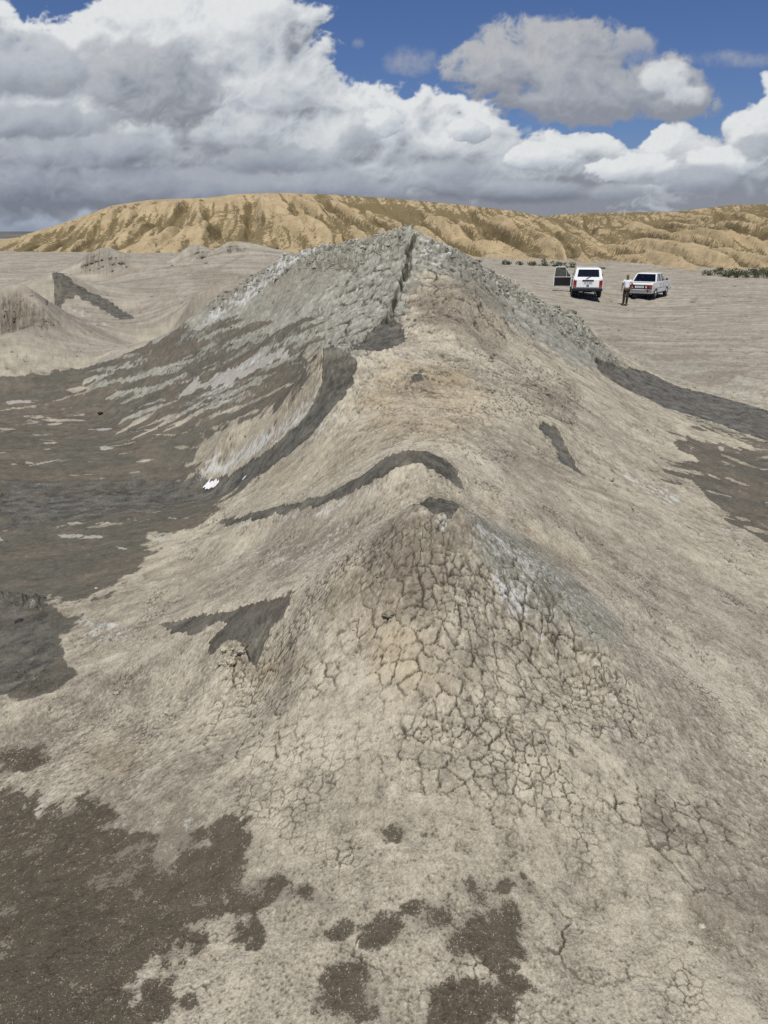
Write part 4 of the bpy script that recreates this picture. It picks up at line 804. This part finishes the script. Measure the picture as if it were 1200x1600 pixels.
# ------------------------------------------------------------------ white off-roader with its left front door open
def offroader():
    x, y, _ = at_t(913, 466, 42.4); az = math.atan2(x, y); z = Hs(x, y)
    root = empty('off_roader', (x, y, z), -(az-math.radians(3.5)), 'white boxy off-roader seen from behind with its driver door wide open', 'car')
    top = [(-1.86, .60), (-1.84, .98), (-1.80, 1.03), (.86, 1.03), (1.0, 1.0), (1.78, .93), (1.86, .84), (1.86, .5)]
    prof = arch_profile(-1.83, 1.83, .44, top, (-1.10, 1.10), .42)
    bm_obj('body', prism(prof, .74, .02, .03), PAINT, root)
    def skin(y0, y1, pr): bm = prism(pr, .04, 0, .012); [setattr(v.co, 'x', v.co.x-.775) for v in bm.verts]; return bm
    # outer side panels: the left one leaves a shallow door gap, the right one is whole
    rear_q = [(-1.83, .5), (-1.83, 1.0), (-.32, 1.0), (-.32, .5), (-.68, .5)]+[(-1.10+.42*math.cos(t), .34+.42*math.sin(t)) for t in [i*math.pi/8 for i in range(1, 8)]]+[(-1.52, .5)]
    front_q = [(.74, .5), (.74, 1.0), (1.78, .91), (1.83, .5), (1.52, .5)]+[(1.10+.42*math.cos(t), .34+.42*math.sin(t)) for t in [i*math.pi/8 for i in range(1, 8)]]+[(.70, .5)]
    for q_ in (rear_q, front_q):
        for s in (-1, 1):
            bm = prism(q_, .035, 0, .01)
            for v in bm.verts: v.co.x += s*.765
            bm_obj('side_panel', bm, PAINT, root)
    dr = bm_obj('door', boxm(.735, .80, -.30, .72, .5, 1.0, .012), PAINT, root); bm_obj('handle', boxm(.80, .825, -.22, -.08, .86, .90, .006), BLACK, dr)
    bm_obj('dark_fill', boxm(-.765, -.745, -.30, .72, .46, 1.0), TRIM, root)  # solid near-black panel standing in for the shaded cabin interior
    for s in (-1, 1): bm_obj('sill', boxm(min(s*.73, s*.78), max(s*.73, s*.78), -.68, .68, .40, .5, .01), BLACK, root)
    cabin(root, PAINT, DARKG, 1.03, 1.53, -1.80, .96, -1.62, .38, .76, .655, (.50,), .07)
    bm_obj('tailgate', boxm(-.60, .60, -1.885, -1.84, .60, 1.0, .012), PAINT, root)
    # painted surround of the rear window
    for s in (-1, 1):
        bm = bmesh.new(); hexa(bm, [(s*.60, -1.83, 1.02), (s*.77, -1.83, 1.02), (s*.77, -1.70, 1.02), (s*.60, -1.70, 1.02)], [(s*.53, -1.66, 1.545), (s*.66, -1.66, 1.545), (s*.66, -1.53, 1.545), (s*.53, -1.53, 1.545)], .01); bm_obj('rear_pillar', bm, PAINT, root)
    bm = bmesh.new(); hexa(bm, [(-.62, -1.835, 1.0), (.62, -1.835, 1.0), (.62, -1.75, 1.0), (-.62, -1.75, 1.0)], [(-.61, -1.795, 1.14), (.61, -1.795, 1.14), (.61, -1.72, 1.14), (-.61, -1.72, 1.14)], .006); bm_obj('window_ledge', bm, PAINT, root)
    w = bmesh.new(); bar(w, (.02, -1.83, 1.10), (.16, -1.80, 1.20), .012); bar(w, (.02, -1.84, 1.12), (-.10, -1.86, 1.06), .016); bm_obj('wiper', w, BLACK, root)
    for s in (-1, 1):
        l = bm_obj('tail_light', boxm(s*.69-.085, s*.69+.085, -1.90, -1.85, .62, .98, .012), RED, root)
        bm_obj('indicator', boxm(s*.69-.07, s*.69+.07, -1.91, -1.898, .63, .72, .004), ORANGE, l)
    bm_obj('plate_light_bar', boxm(-.30, .30, -1.925, -1.885, .93, 1.0, .01), BLACK, root); plate(root, -1.887, .84)
    bm_obj('tailgate_latch', boxm(-.07, .07, -1.92, -1.886, .68, .73, .008), BLACK, root)
    for yy in (-1.93, 1.90): bm_obj('bumper', boxm(-.80, .80, yy-.06, yy+.06, .42, .55, .02), BLACK, root)
    bm_obj('underbody', boxm(-.66, .66, -1.70, 1.70, .33, .45, .02), TRIM, root)
    for s in (-1, 1): bm_obj('fog_lamp', boxm(s*.34-.10, s*.34+.10, -1.95, -1.88, .34, .41, .01), STEEL, root)
    e = bmesh.new(); bar(e, (.45, -1.2, .32), (.45, -1.95, .30), .03); bm_obj('exhaust_pipe', e, STEEL, root)
    ax = bmesh.new(); bar(ax, (-.6, -1.10, .34), (.6, -1.10, .34), .06); bm_obj('axle', ax, TRIM, root)
    for s in (-1, 1):
        for yy in (-1.10, 1.10): wheel(root, s*.70, yy, .345, .19, STEEL)
    m = bmesh.new(); bar(m, (.76, .62, 1.06), (.90, .60, 1.12), .02); boxm(.84, .96, .57, .60, 1.06, 1.20, .01, m); bm_obj('mirror', m, BLACK, root)
    # the open door, swung out square to the body
    d = bpy.data.objects.new('open_door', None)
    hinge = Vector((-.80, .74, 0)); ang = math.radians(78)
    R_ = Matrix.Translation(hinge) @ Matrix.Rotation(-ang, 4, 'Z')           # local -y runs from hinge to handle edge
    def dpart(name, bm, mat, par):
        bm.transform(R_); return bm_obj(name, bm, mat, par)
    door = dpart('open_door', boxm(-.02, .03, -1.03, 0, .50, 1.02, .012), PAINT, root)
    dpart('door_lining', boxm(.03, .045, -.99, -.03, .53, 1.0, .006), TRIM, door)
    fr = bmesh.new(); bar(fr, (.0, -1.01, 1.02), (.07, -.96, 1.56), .026); bar(fr, (.07, -.96, 1.56), (.07, -.40, 1.56), .024); bar(fr, (.07, -.40, 1.56), (.0, .0, 1.02), .024); bar(fr, (.0, -.28, 1.02), (.06, -.36, 1.50), .012); fr.transform(R_); bm_obj('door_window_frame', fr, PAINT, door)
    dpart('door_glass', quadm([(.0, -.98, 1.02), (.0, -.06, 1.02), (.06, -.40, 1.54), (.06, -.94, 1.54)], .005), GLASS, door)
    bm = boxm(-.05, -.02, -.98, -.84, .86, .90, .006); dpart('door_handle', bm, BLACK, door)
    m = boxm(-.16, -.04, -.12, -.06, 1.04, 1.20, .01); dpart('door_mirror', m, BLACK, door)
offroader()

# ------------------------------------------------------------------ white saloon
def saloon():
    x, y, _ = at_t(1012, 466, 46.2); az = math.atan2(x, y); z = Hs(x, y)
    root = empty('saloon_car', (x, y, z), -(az+math.radians(15.5)), 'old white four-door saloon parked right of the standing man', 'car')
    top = [(-2.05, .55), (-2.05, .84), (-2.0, .90), (-1.9, .925), (-1.12, .955), (.90, .955), (1.9, .86), (2.03, .80), (2.05, .5)]
    bm_obj('body', prism(arch_profile(-2.02, 2.02, .30, top, (-1.24, 1.20), .33), .79, .045, .035), PAINT2, root)
    cabin(root, PAINT2, GLASS, .955, 1.375, -1.18, .92, -.82, .30, .73, .60, (.22, .56), .05)
    bm_obj('boot_lid', boxm(-.62, .62, -1.98, -1.22, .925, .955, .012), PAINT2, root)
    bm_obj('rear_panel', boxm(-.76, .76, -2.065, -2.04, .56, .80, .008), BLACK, root)
    for s in (-1, 1):
        l = bm_obj('tail_light', boxm(s*.56-.19, s*.56+.19, -2.10, -2.06, .60, .76, .012), RED, root)
        bm_obj('indicator', boxm(min(s*.62, s*.74), max(s*.62, s*.74), -2.108, -2.10, .62, .74, .004), ORANGE, l)
        bm_obj('reversing_lamp', boxm(min(s*.38, s*.44), max(s*.38, s*.44), -2.108, -2.10, .62, .74, .004), PLATE, l)
    plate(root, -2.07, .68); bm_obj('plate_light_bar', boxm(-.28, .28, -2.10, -2.07, .775, .80, .006), CHROME, root)
    for s in (-1, 1): bm_obj('bumper', boxm(-.80, .80, s*2.12-.05, s*2.12+.05, .40, .50, .025), CHROME, root)
    for s in (-1, 1): bm_obj('bumper_end', boxm(s*.55-.03, s*.55+.03, -2.20, -2.16, .38, .54, .01), BLACK, root)
    bm_obj('underbody', boxm(-.62, .62, -1.95, 1.9, .20, .32, .02), TRIM, root)
    e = bmesh.new(); bar(e, (-.45, -1.5, .24), (-.45, -2.12, .24), .025); bm_obj('exhaust_pipe', e, STEEL, root)
    for s in (-1, 1):
        for yy in (-1.24, 1.20): wheel(root, s*.70, yy, .295, .17, STEEL)
    # the joints of the doors, their handles and a belt moulding
    for s in (-1, 1):
        a, b = (s*.792, s*.80) if s > 0 else (s*.80, s*.792)
        for (y0, y1) in ((-.76, .0), (.02, .86)):
            d = bm_obj('door', boxm(a-.012, b+.003, y0, y1, .36, .93, .006), PAINT2, root); bm_obj('handle', boxm(min(s*.80, s*.825), max(s*.80, s*.825), y0+.05, y0+.20, .80, .83, .005), CHROME, d)
        bm_obj('side_moulding', boxm(min(s*.80, s*.812), max(s*.80, s*.812), -1.9, 1.85, .60, .63, .003), CHROME, root)
        m = bmesh.new(); boxm(s*.84-.07, s*.84+.07, .66, .69, .98, 1.08, .01, m); bar(m, (s*.74, .68, .97), (s*.80, .68, 1.02), .012); bm_obj('mirror', m, BLACK, root)
    for s in (-1, 1):
        st = bm_obj('front_seat', boxm(s*.34-.23, s*.34+.23, -.12, .02, .7, 1.14, .03), SEAT, root); bm_obj('headrest', boxm(s*.34-.13, s*.34+.13, -.12, -.03, 1.17, 1.32, .03), SEAT, st)
    bm_obj('rear_seat', boxm(-.62, .62, -1.06, -.92, .7, 1.02, .04), SEAT, root); bm_obj('parcel_shelf', boxm(-.62, .62, -1.17, -1.06, .958, .975), SEAT, root); bm_obj('dashboard', boxm(-.62, .62, .62, .88, .85, 1.02, .03), BLACK, root)
    w = bmesh.new(); [bar(w, (-.34+.17*math.cos(i*math.pi/6), .52+.05*math.sin(i*math.pi/6), 1.0+.16*math.sin(i*math.pi/6)), (-.34+.17*math.cos((i+1)*math.pi/6), .52+.05*math.sin((i+1)*math.pi/6), 1.0+.16*math.sin((i+1)*math.pi/6)), .012) for i in range(12)]; bm_obj('steering_wheel', w, BLACK, root)
saloon()

# ------------------------------------------------------------------ the man by the saloon
SKIN = plain('skin', (.20, .095, .058), .6); SHIRT = plain('white_cotton', (.74, .76, .80), .85, var=.04); TROUSER = plain('olive_trousers', (.026, .025, .016), .9, var=.45, scale=9); HAIR = plain('dark_hair', (.02, .015, .012), .8); SHOE = plain('dark_shoes', (.012, .012, .013), .6)
def skinned(name, nodes, edges, mat, parent=None, root=0, sub=2):
    me = bpy.data.meshes.new(name); me.from_pydata([n[:3] for n in nodes], edges, []); me.materials.append(mat); o = link(name, me, parent)
    o.modifiers.new('skin', 'SKIN').use_smooth_shade = True
    sv = me.skin_vertices[0].data
    for i, n in enumerate(nodes): sv[i].radius = (n[3], n[4] if len(n) > 4 else n[3]); sv[i].use_root = i == root
    s = o.modifiers.new('smooth', 'SUBSURF'); s.levels = s.render_levels = sub
    return o
def man():
    x, y, _ = at_t(976.5, 477.5, 41.6); z = Hs(x, y)
    # local frame: facing -y (towards the viewer), x to the viewer's right
    N_ = [(0, 0, .94, .135, .105), (0, .0, 1.08, .135, .10), (0, .01, 1.24, .155, .105), (0, .01, 1.37, .15, .09), (0, .0, 1.44, .055), (0, -.005, 1.50, .052), (-.01, -.02, 1.56, .072, .085), (-.01, -.02, 1.635, .078, .095), (-.01, -.015, 1.69, .058, .07),
      (-.17, .01, 1.37, .062), (-.23, .0, 1.24, .050), (-.26, .01, 1.10, .042), (-.27, -.03, .96, .034), (-.275, -.05, .87, .026), (-.275, -.06, .83, .036, .022),
      (.17, .01, 1.37, .062), (.24, .04, 1.25, .050), (.29, .12, 1.13, .042), (.24, .10, 1.01, .035), (.19, .08, .96, .028), (.15, .09, .93, .034, .024),
      (-.09, .0, .86, .085), (-.10, -.01, .68, .078), (-.105, -.01, .47, .058), (-.11, .02, .28, .052), (-.11, .03, .09, .038), (-.12, -.08, .045, .036, .03),
      (.09, .0, .86, .085), (.08, -.02, .68, .078), (.07, -.03, .47, .058), (.065, .0, .28, .052), (.06, .02, .09, .038), (.06, -.09, .045, .036, .03)]
    E_ = [(0, 1), (1, 2), (2, 3), (3, 4), (4, 5), (5, 6), (6, 7), (7, 8), (3, 9), (9, 10), (10, 11), (11, 12), (12, 13), (13, 14), (3, 15), (15, 16), (16, 17), (17, 18), (18, 19), (19, 20), (0, 21), (21, 22), (22, 23), (23, 24), (24, 25), (25, 26), (0, 27), (27, 28), (28, 29), (29, 30), (30, 31), (31, 32)]
    p = skinned('person', N_, E_, SKIN); p.location = (x, y, z); p.rotation_euler = (0, 0, math.radians(-22))
    tag(p, 'man in white T-shirt and dark olive trousers standing between the two white cars', 'person')
    p.scale = (.98, .98, .98)
    # fingers, each a short bent chain rooted in the palm
    for hx_, hy_, hz_, dx_, s in ((-.275, -.06, .83, 0, 1), (.15, .09, .93, -.2, -1)):
        for k in range(4):
            fx = hx_+(k-1.5)*.006; fy = hy_+(k-1.5)*.017; Lg = (.055, .068, .064, .05)[k]
            skinned('finger', [(fx, fy, hz_-.01, .009), (fx+dx_*.05, fy-.004, hz_-.02-Lg*.5, .0085), (fx+.012*s+dx_*.1, fy-.006, hz_-.02-Lg, .007)], [(0, 1), (1, 2)], SKIN, p, 0, 1)
        skinned('thumb', [(hx_, hy_-.025, hz_+.01, .011), (hx_+.008, hy_-.045, hz_-.02, .010), (hx_+.012, hy_-.05, hz_-.05, .008)], [(0, 1), (1, 2)], SKIN, p, 0, 1)
    k = .016
    S_ = [(0, 0, .92, .15, .12), (0, 0, 1.08, .152, .118), (0, .01, 1.24, .172, .122), (0, .01, 1.37, .165, .105), (0, .0, 1.425, .075, .07), (-.175, .01, 1.372, .078), (-.235, .0, 1.235, .070), (.175, .01, 1.372, .078), (.245, .045, 1.24, .070)]
    skinned('shirt', S_, [(0, 1), (1, 2), (2, 3), (3, 4), (3, 5), (5, 6), (3, 7), (7, 8)], SHIRT, p)
    T_ = [(0, 0, .95, .148, .12)]+[(a, b, c, r) for a, b, c, r in ((-.09, 0, .86, .102), (-.10, -.01, .68, .095), (-.105, -.01, .47, .080), (-.11, .02, .28, .072), (-.11, .03, .10, .066), (.09, 0, .86, .102), (.08, -.02, .68, .095), (.07, -.03, .47, .080), (.065, 0, .28, .072), (.06, .02, .10, .066))]
    skinned('trousers', T_, [(0, 1), (1, 2), (2, 3), (3, 4), (4, 5), (0, 6), (6, 7), (7, 8), (8, 9), (9, 10)], TROUSER, p)
    for a in (-.115, .06): skinned('shoe', [(a, .05, .04, .045, .04), (a, -.05, .04, .05, .038), (a, -.15, .03, .042, .028)], [(0, 1), (1, 2)], SHOE, p)
    skinned('hair', [(-.01, .01, 1.70, .072, .085), (-.01, .035, 1.65, .078, .07), (-.01, .04, 1.58, .06, .045)], [(0, 1), (1, 2)], HAIR, p)
    b = bmesh.new(); bmesh.ops.create_icosphere(b, subdivisions=1, radius=.016); b.transform(Matrix.Translation((-.02, -.118, 1.60)) @ Matrix.Diagonal((.8, 1.2, 1.5, 1))); bm_obj('nose', b, SKIN, p, None, True)
    for s in (-1, 1):
        b = bmesh.new(); bmesh.ops.create_icosphere(b, subdivisions=1, radius=.010, matrix=Matrix.Translation((-.015+s*.03, -.100, 1.63))); bm_obj('eye', b, SHOE, p, None, True)
    b = boxm(-.04, .01, -.116, -.098, 1.545, 1.553); bm_obj('mouth', b, plain('lips', (.16, .05, .04), .6), p)
    for s in (-1, 1):
        b = bmesh.new(); bmesh.ops.create_icosphere(b, subdivisions=1, radius=.022); b.transform(Matrix.Translation((-.01+s*.082, -.01, 1.61)) @ Matrix.Diagonal((.4, .8, 1.3, 1))); bm_obj('ear', b, SKIN, p, None, True)
man()

# ------------------------------------------------------------------ clods and stones
idx_grid = lambda: None
def near_attr(x, y):
    """index of the ground vertex nearest to a place"""
    i = np.clip(np.searchsorted(R, y), 1, nr-1); w = wid(R[i]); s = x/w; j = np.clip(np.searchsorted(S, s), 0, nc-1); return i*nc+j
_b = bmesh.new(); bmesh.ops.create_icosphere(_b, subdivisions=1, radius=1.0); _b.verts.ensure_lookup_table()
ICO_V = np.array([v.co[:] for v in _b.verts], F); ICO_F = np.array([[v.index for v in f.verts] for f in _b.faces], np.int32); _b.free()
_b = bmesh.new(); bmesh.ops.create_icosphere(_b, subdivisions=3, radius=1.0); _b.verts.ensure_lookup_table()
ICO2_V = np.array([v.co[:] for v in _b.verts], F); ICO2_F = np.array([[v.index for v in f.verts] for f in _b.faces], np.int32); _b.free()
def clod_cloud(name, pts_i, size, label, sink=.3):
    n = len(pts_i); r = rng
    V = ICO_V[None]*(1+.35*(r.random((n, len(ICO_V), 1))-.5)); V = V*(r.random((n, 1, 3))*np.array([.8, .8, .5])+np.array([.6, .6, .4]))
    a = r.random(n)*6.28; c, s = np.cos(a)[:, None], np.sin(a)[:, None]
    V = np.stack([V[..., 0]*c-V[..., 1]*s, V[..., 0]*s+V[..., 1]*c, V[..., 2]], -1)*size[:, None, None]
    off = np.stack([(r.random(n)-.5), (r.random(n)-.5), np.zeros(n)], -1)*psp[pts_i][:, None]*2
    V = V+(co[pts_i]+off+np.stack([0*size, 0*size, size*(.5-sink)], -1))[:, None]
    Fc = ICO_F[None]+(np.arange(n)*len(ICO_V))[:, None, None]
    rep = np.repeat(pts_i, len(ICO_V)); B2 = colB[rep].copy(); B2[:, 1] = 0; A2 = colA[rep].copy()
    C2 = colC[rep].copy(); C2[:, 0] = np.repeat(r.random(n), len(ICO_V)); D2 = colD[rep]
    o = link(name, mesh_from(name, V.reshape(-1, 3).astype(F), Fc.reshape(-1, 3), MUD, dict(mA=A2, mB=B2, mC=C2, mD=D2), smooth=False)); tag(o, label, kind='stuff')
inwedge = (np.abs(gx) < np.maximum(gy, .6)*.75) & (gy > .9) & (gy < 60)
cand = np.nonzero(inwedge & (rub > .35) & (rng.random(len(gx)) < .5))[0]; farc = cand[gy[cand] > 15]; pick = np.r_[rng.choice(cand, min(5200, len(cand)), replace=False), rng.choice(farc, min(1500, len(farc)), replace=False)]
clod_cloud('mud_crumbs', pick, (psp[pick]*(1.2+3.2*rng.random(len(pick))**3)*np.clip(rub[pick], .4, 1)).astype(F)*.9, 'crumbled clods of dry mud on the ridges')
cand = np.nonzero(inwedge & (wet < .3) & (film < .6) & (damp < .4) & (nfine > .12))[0]; pick = rng.choice(cand, 9000, replace=False)
clod_cloud('loose_grit', pick, (psp[pick]*(.5+2.2*rng.random(len(pick))**5)).astype(F), 'loose crumbs of dry mud')
def one_clod(px, py, wpx, name, label, cat, sq=.6, tint=None, mat=None, sink=.25):
    x, y, t = hit(px, py); x, y, t = float(x[0]), float(y[0]), float(t[0]); s = wpx*.42*t/FOC; i = int(near_attr(x, y)); z = float(co[i][2])
    V = ICO2_V.copy(); k = 1+.75*fbm(V[:, 0]*1.3+px, V[:, 1]*1.3+V[:, 2]*1.7+py, 4, .6, seed=3)+.35*fbm(V[:, 0]*3+px, V[:, 1]*4+V[:, 2]*5, 3, .6, seed=9)
    V = V*k[:, None]*np.array([1, .8, sq])*s; V[:, 2] += s*sq*(1-sink*2)
    n = len(V); A2 = np.tile(colA[i], (n, 1)); B2 = np.tile(colB[i], (n, 1)); C2 = np.tile(colC[i], (n, 1)); B2[:, 1] = 0; C2[:, 3] = 0
    if tint == 'dark': A2[:] = (0, 0, 0, .3); B2[:, 2] = 1; C2[:, 0] = 0
    elif tint == 'pale': A2[:] = (0, 0, .35, .4); B2[:] = 0; C2[:, 0] = 1
    o = link(name, mesh_from(name, V.astype(F), ICO2_F, mat or MUD, dict(mA=A2, mB=B2, mC=C2, mD=.5+.3*rng.standard_normal((n, 4))), smooth=True)); o.location = (x, y, z); tag(o, label, cat); return o
one_clod(869, 481, 11, 'mud_clod', 'dark clod on the right skyline of the grey mound, the left one of two', 'clod', .7, 'dark')
one_clod(894, 491, 15, 'mud_clod', 'larger grey clod on the right skyline of the grey mound, nearest the saloon', 'clod', .8, 'dark')
one_clod(157, 648, 9, 'stone', 'small black stone lying alone on the dark flat at left', 'stone', .6, mat=BLACK)
one_clod(551, 849, 8, 'mud_clod', 'small brown clod on the left edge of the cracked cone', 'clod', .8, 'dark')
one_clod(608, 962, 26, 'mud_clod', 'rounded brown clod stuck in the middle of the cracked cone', 'clod', .45, 'dark', sink=.5)
one_clod(182, 1084, 13, 'stone', 'pale flat pebble on the slope below the left vent', 'stone', .45, 'pale')
one_clod(1195, 1345, 15, 'stone', 'pale stone at the right edge of the photo', 'stone', .6, 'pale')
one_clod(1097, 1446, 15, 'stone', 'pale stone beside the rough crumbled patch at lower right', 'stone', .5, 'pale')
one_clod(1079, 1476, 9, 'mud_clod', 'tiny dark clod left of the crumbled patch at lower right', 'clod', .6, 'dark')
one_clod(150, 918, 7, 'stone', 'small light pebble at the edge of the dark flow, above the mud pool', 'stone', .6, 'pale')
one_clod(30, 968, 16, 'mud_clod', 'black wet clod at the top of the mud pool', 'clod', .5, mat=plain('wet_clod', (.03, .028, .024), .5))
for i, (px, py, w_, lb) in enumerate([(352, 1022, 16, 'leftmost lump of the crumbly lip of the left vent'), (366, 1010, 22, 'topmost tan lump on the crumbly lip of the left vent'), (378, 1026, 20, 'tan lump in the middle of the crumbly lip of the left vent'), (362, 1040, 18, 'lowest lump below the crumbly lip of the left vent'), (383, 1008, 14, 'small lump touching the wet mud on the vent lip'), (345, 1040, 14, 'small lump at the lower left foot of the vent lip')]):
    one_clod(px, py, w_, 'mud_clod', lb, 'clod', .7, sink=.3)

# ------------------------------------------------------------------ litter, block, shrubs
def litter(px, py, wpx, hpx, label, seed, rz=0.):
    x, y, t = hit(px, py); x, y, t = float(x[0]), float(y[0]), float(t[0]); n = 26; w_, d_ = wpx*t/FOC, hpx*t/FOC*2.2
    a, b = np.meshgrid(np.linspace(-.5, .5, n), np.linspace(-.5, .5, 14), indexing='ij'); X_ = a*w_; Y_ = b*d_*(.45+.4*np.abs(np.sin(a*4.2+1.2))+.12*np.sin(a*23))+.12*d_*np.sin(a*7)
    Zc = w_*(.015+.09*np.abs(fbm(a*5+seed, b*4, 4, .6, seed=seed))+.02*np.cos(b*3))
    hx2, hy2, _t = hit([px-8, px+8], [py, py]); rz = math.atan2(float(hy2[1]-hy2[0]), float(hx2[1]-hx2[0]))
    cz, sz = math.cos(rz), math.sin(rz); wx_, wy_ = x+X_*cz-Y_*sz, y+X_*sz+Y_*cz; z0 = float(co[int(near_attr(x, y))][2]); Zc = Zc+H(wx_, wy_)-Hs(x, y)
    P_ = np.stack([X_, Y_, Zc], -1).reshape(-1, 3); q_ = (np.arange(n-1)[:, None]*14+np.arange(13)[None]).ravel(); f = np.stack([q_, q_+14, q_+15, q_+1], 1)
    o = link('plastic_sheet', mesh_from('plastic_sheet', P_, f, plain('white_plastic', (.72, .72, .71), .4, var=.08), smooth=True)); o.location = (x, y, float(co[int(near_attr(x, y))][2])); o.rotation_euler = (0, 0, rz)
    so = o.modifiers.new('thickness', 'SOLIDIFY'); so.thickness = .002; tag(o, label, 'litter')
litter(331, 758, 31, 9, 'crumpled white plastic sheet lying on the dark flow at left', 4, -.75)
litter(381, 745, 7, 3, 'tiny scrap of white plastic just right of the crumpled sheet', 8)
def block():
    x, y, _ = at_t(430, 400, 96.); z = Hs(x, y)-.1; root = empty('concrete_block', (x, y, z), math.radians(14), 'small squat concrete box standing at the foot of the sandy hill', 'block')
    bm_obj('wall', boxm(-.42, .12, -.4, .4, 0, 1.15, .01), plain('weathered_concrete', (.20, .155, .11), .9, var=.25, scale=3), root); bm_obj('dark_fill', boxm(.123, .40, -.38, .38, 0, 1.12, .01), plain('dark_side', (.05, .04, .03), .9), root)  # right half is a solid box in a much darker colour
block()
LEAF = [plain('leaves', c_, .8, var=.35, scale=2) for c_ in ((.075, .085, .040), (.095, .095, .050), (.058, .068, .034))]; STEM = plain('woody_stem', (.09, .07, .05), .9)
def shrub(px, py, t, w_, h_, label, k=0):
    x, y, z = at_t(px, py, t); z = Hs(x, y) if t < 88 else z; z = min(z, Hs(x, y)+.4) if t < 100 else z
    root = empty('shrub', (x, y, z-.05), random.random()*6, label, 'shrub', 'shrubs along the foot of the hills')
    n = int(330*max(.5, w_)); cl = rng.random((9, 3))*np.array([w_, w_, h_*.8])-np.array([w_/2, w_/2, -.05]); c_ = cl[rng.integers(0, 9, n)]
    p = c_+rng.normal(0, .13*w_, (n, 3))*np.array([1, 1, .6*h_/w_+.3]); p[:, 2] = np.abs(p[:, 2])+.03; s = .05+.05*rng.random(n); d = rng.normal(0, 1, (n, 2, 3)); d /= np.linalg.norm(d, axis=2, keepdims=True)
    V = np.stack([p-d[:, 0]*s[:, None], p+d[:, 1]*s[:, None]*.6, p+d[:, 0]*s[:, None], p-d[:, 1]*s[:, None]*.6], 1).reshape(-1, 3); f = np.arange(n*4).reshape(-1, 4)
    link('foliage', mesh_from('foliage', V, f, LEAF[k % 3], smooth=False), root)
    b = bmesh.new()
    for i in range(5): bar(b, (random.uniform(-.05, .05), random.uniform(-.05, .05), -.05), (random.uniform(-.4, .4)*w_, random.uniform(-.4, .4)*w_, h_*.7), .018, .006, 4)
    bm_obj('stem', b, STEM, root)
for i, (px, py, t, w_, h_, lb) in enumerate([
 (1112, 433, 70, 1.1, .45, 'small green shrub at the left end of the clump by the right edge'), (1133, 434, 68, 1.3, .5, 'low shrub second from the left in the clump at right'), (1152, 437, 66, 1.2, .6, 'dark shrub in front of the middle of the right-hand clump'), (1150, 431, 71, 1.5, .55, 'shrub at the back of the middle of the right-hand clump'),
 (1172, 436, 67, 1.5, .75, 'full green shrub right of the middle of the clump at right'), (1192, 437, 66, 1.6, .8, 'tallest shrub, cut by the right edge of the photo'), (1180, 431, 72, 1.6, .6, 'olive shrub behind the tallest one at the right edge'), (1122, 428, 78, 1.0, .35, 'tiny shrub on the hill foot above the right-hand clump'),
 (790, 419, 82, .9, .5, 'shrub farthest left of the row behind the off-roader'), (812, 418, 83, .7, .4, 'low round shrub second in the row left of the off-roader'), (832, 418, 83, .9, .45, 'spreading shrub third in the row left of the off-roader'), (850, 416, 84, 1.1, .7, 'shrub just left of the top of the open car door'), (866, 417, 83, .9, .7, 'tall dark shrub above the open car door'), (880, 418, 82, 1.1, .55, 'shrub seen right over the open car door'), (893, 417, 83, .9, .6, 'shrub touching the left roof edge of the off-roader'),
 (191, 399, 60, .9, .7, 'lone dark green shrub behind the grey rubble cone at left'), (940, 421, 80, .5, .25, 'tiny tuft between the two cars at the hill foot'), (745, 415, 84, .8, .3, 'faint low shrub just above the right slope of the grey mound')]):
    shrub(px, py, t, w_, h_, lb, i)
# far lowland seen past the left end of the hills
def lowland():
    m, N = new_mat('far_lowland'); P = N.n.new('ShaderNodeNewGeometry').outputs['Position']
    n_ = N.noise(N.vm('MULTIPLY', P, (.0012, .004, .0)), 1.0, 5, .6)
    finish(N, N.mix(N.step(n_, .42, .58), (.050, .060, .066), (.19, .175, .145)), .95)  # dark bluish tone carries cloud shadow in the colour
    xs = np.linspace(-9000, 9000, 160); ys = np.r_[np.linspace(260, 900, 14), np.linspace(1000, 6500, 40)]
    A_, B_ = np.meshgrid(xs, ys, indexing='ij'); Zl = -1.2-4.5*sstep(B_, 260, 900)+sstep(B_, 1500, 5200)*(16+10*fbm(A_*.0006, B_*.0006, 4, seed=5))+sstep(B_, 5000, 6500)*12
    P_ = np.stack([A_, B_, Zl], -1).reshape(-1, 3); k = len(ys); q_ = (np.arange(len(xs)-1)[:, None]*k+np.arange(k-1)[None]).ravel()
    o = link('far_plain', mesh_from('far_plain', P_, np.stack([q_, q_+k, q_+k+1, q_+1], 1), m)); tag(o, 'dark far lowland at the horizon', kind='structure')
    # land all round, behind and beside the viewer
    b = bmesh.new(); vs = [b.verts.new(p) for p in ((-9000, -6000, -1.6), (9000, -6000, -1.6), (9000, 262, -1.6), (-9000, 262, -1.6))]; b.faces.new(vs)
    o = bm_obj('plain', b, plain('plain_earth', (.30, .265, .205), .95, var=.2, scale=.02)); tag(o, 'flat earth plain all round', kind='structure')
lowland()
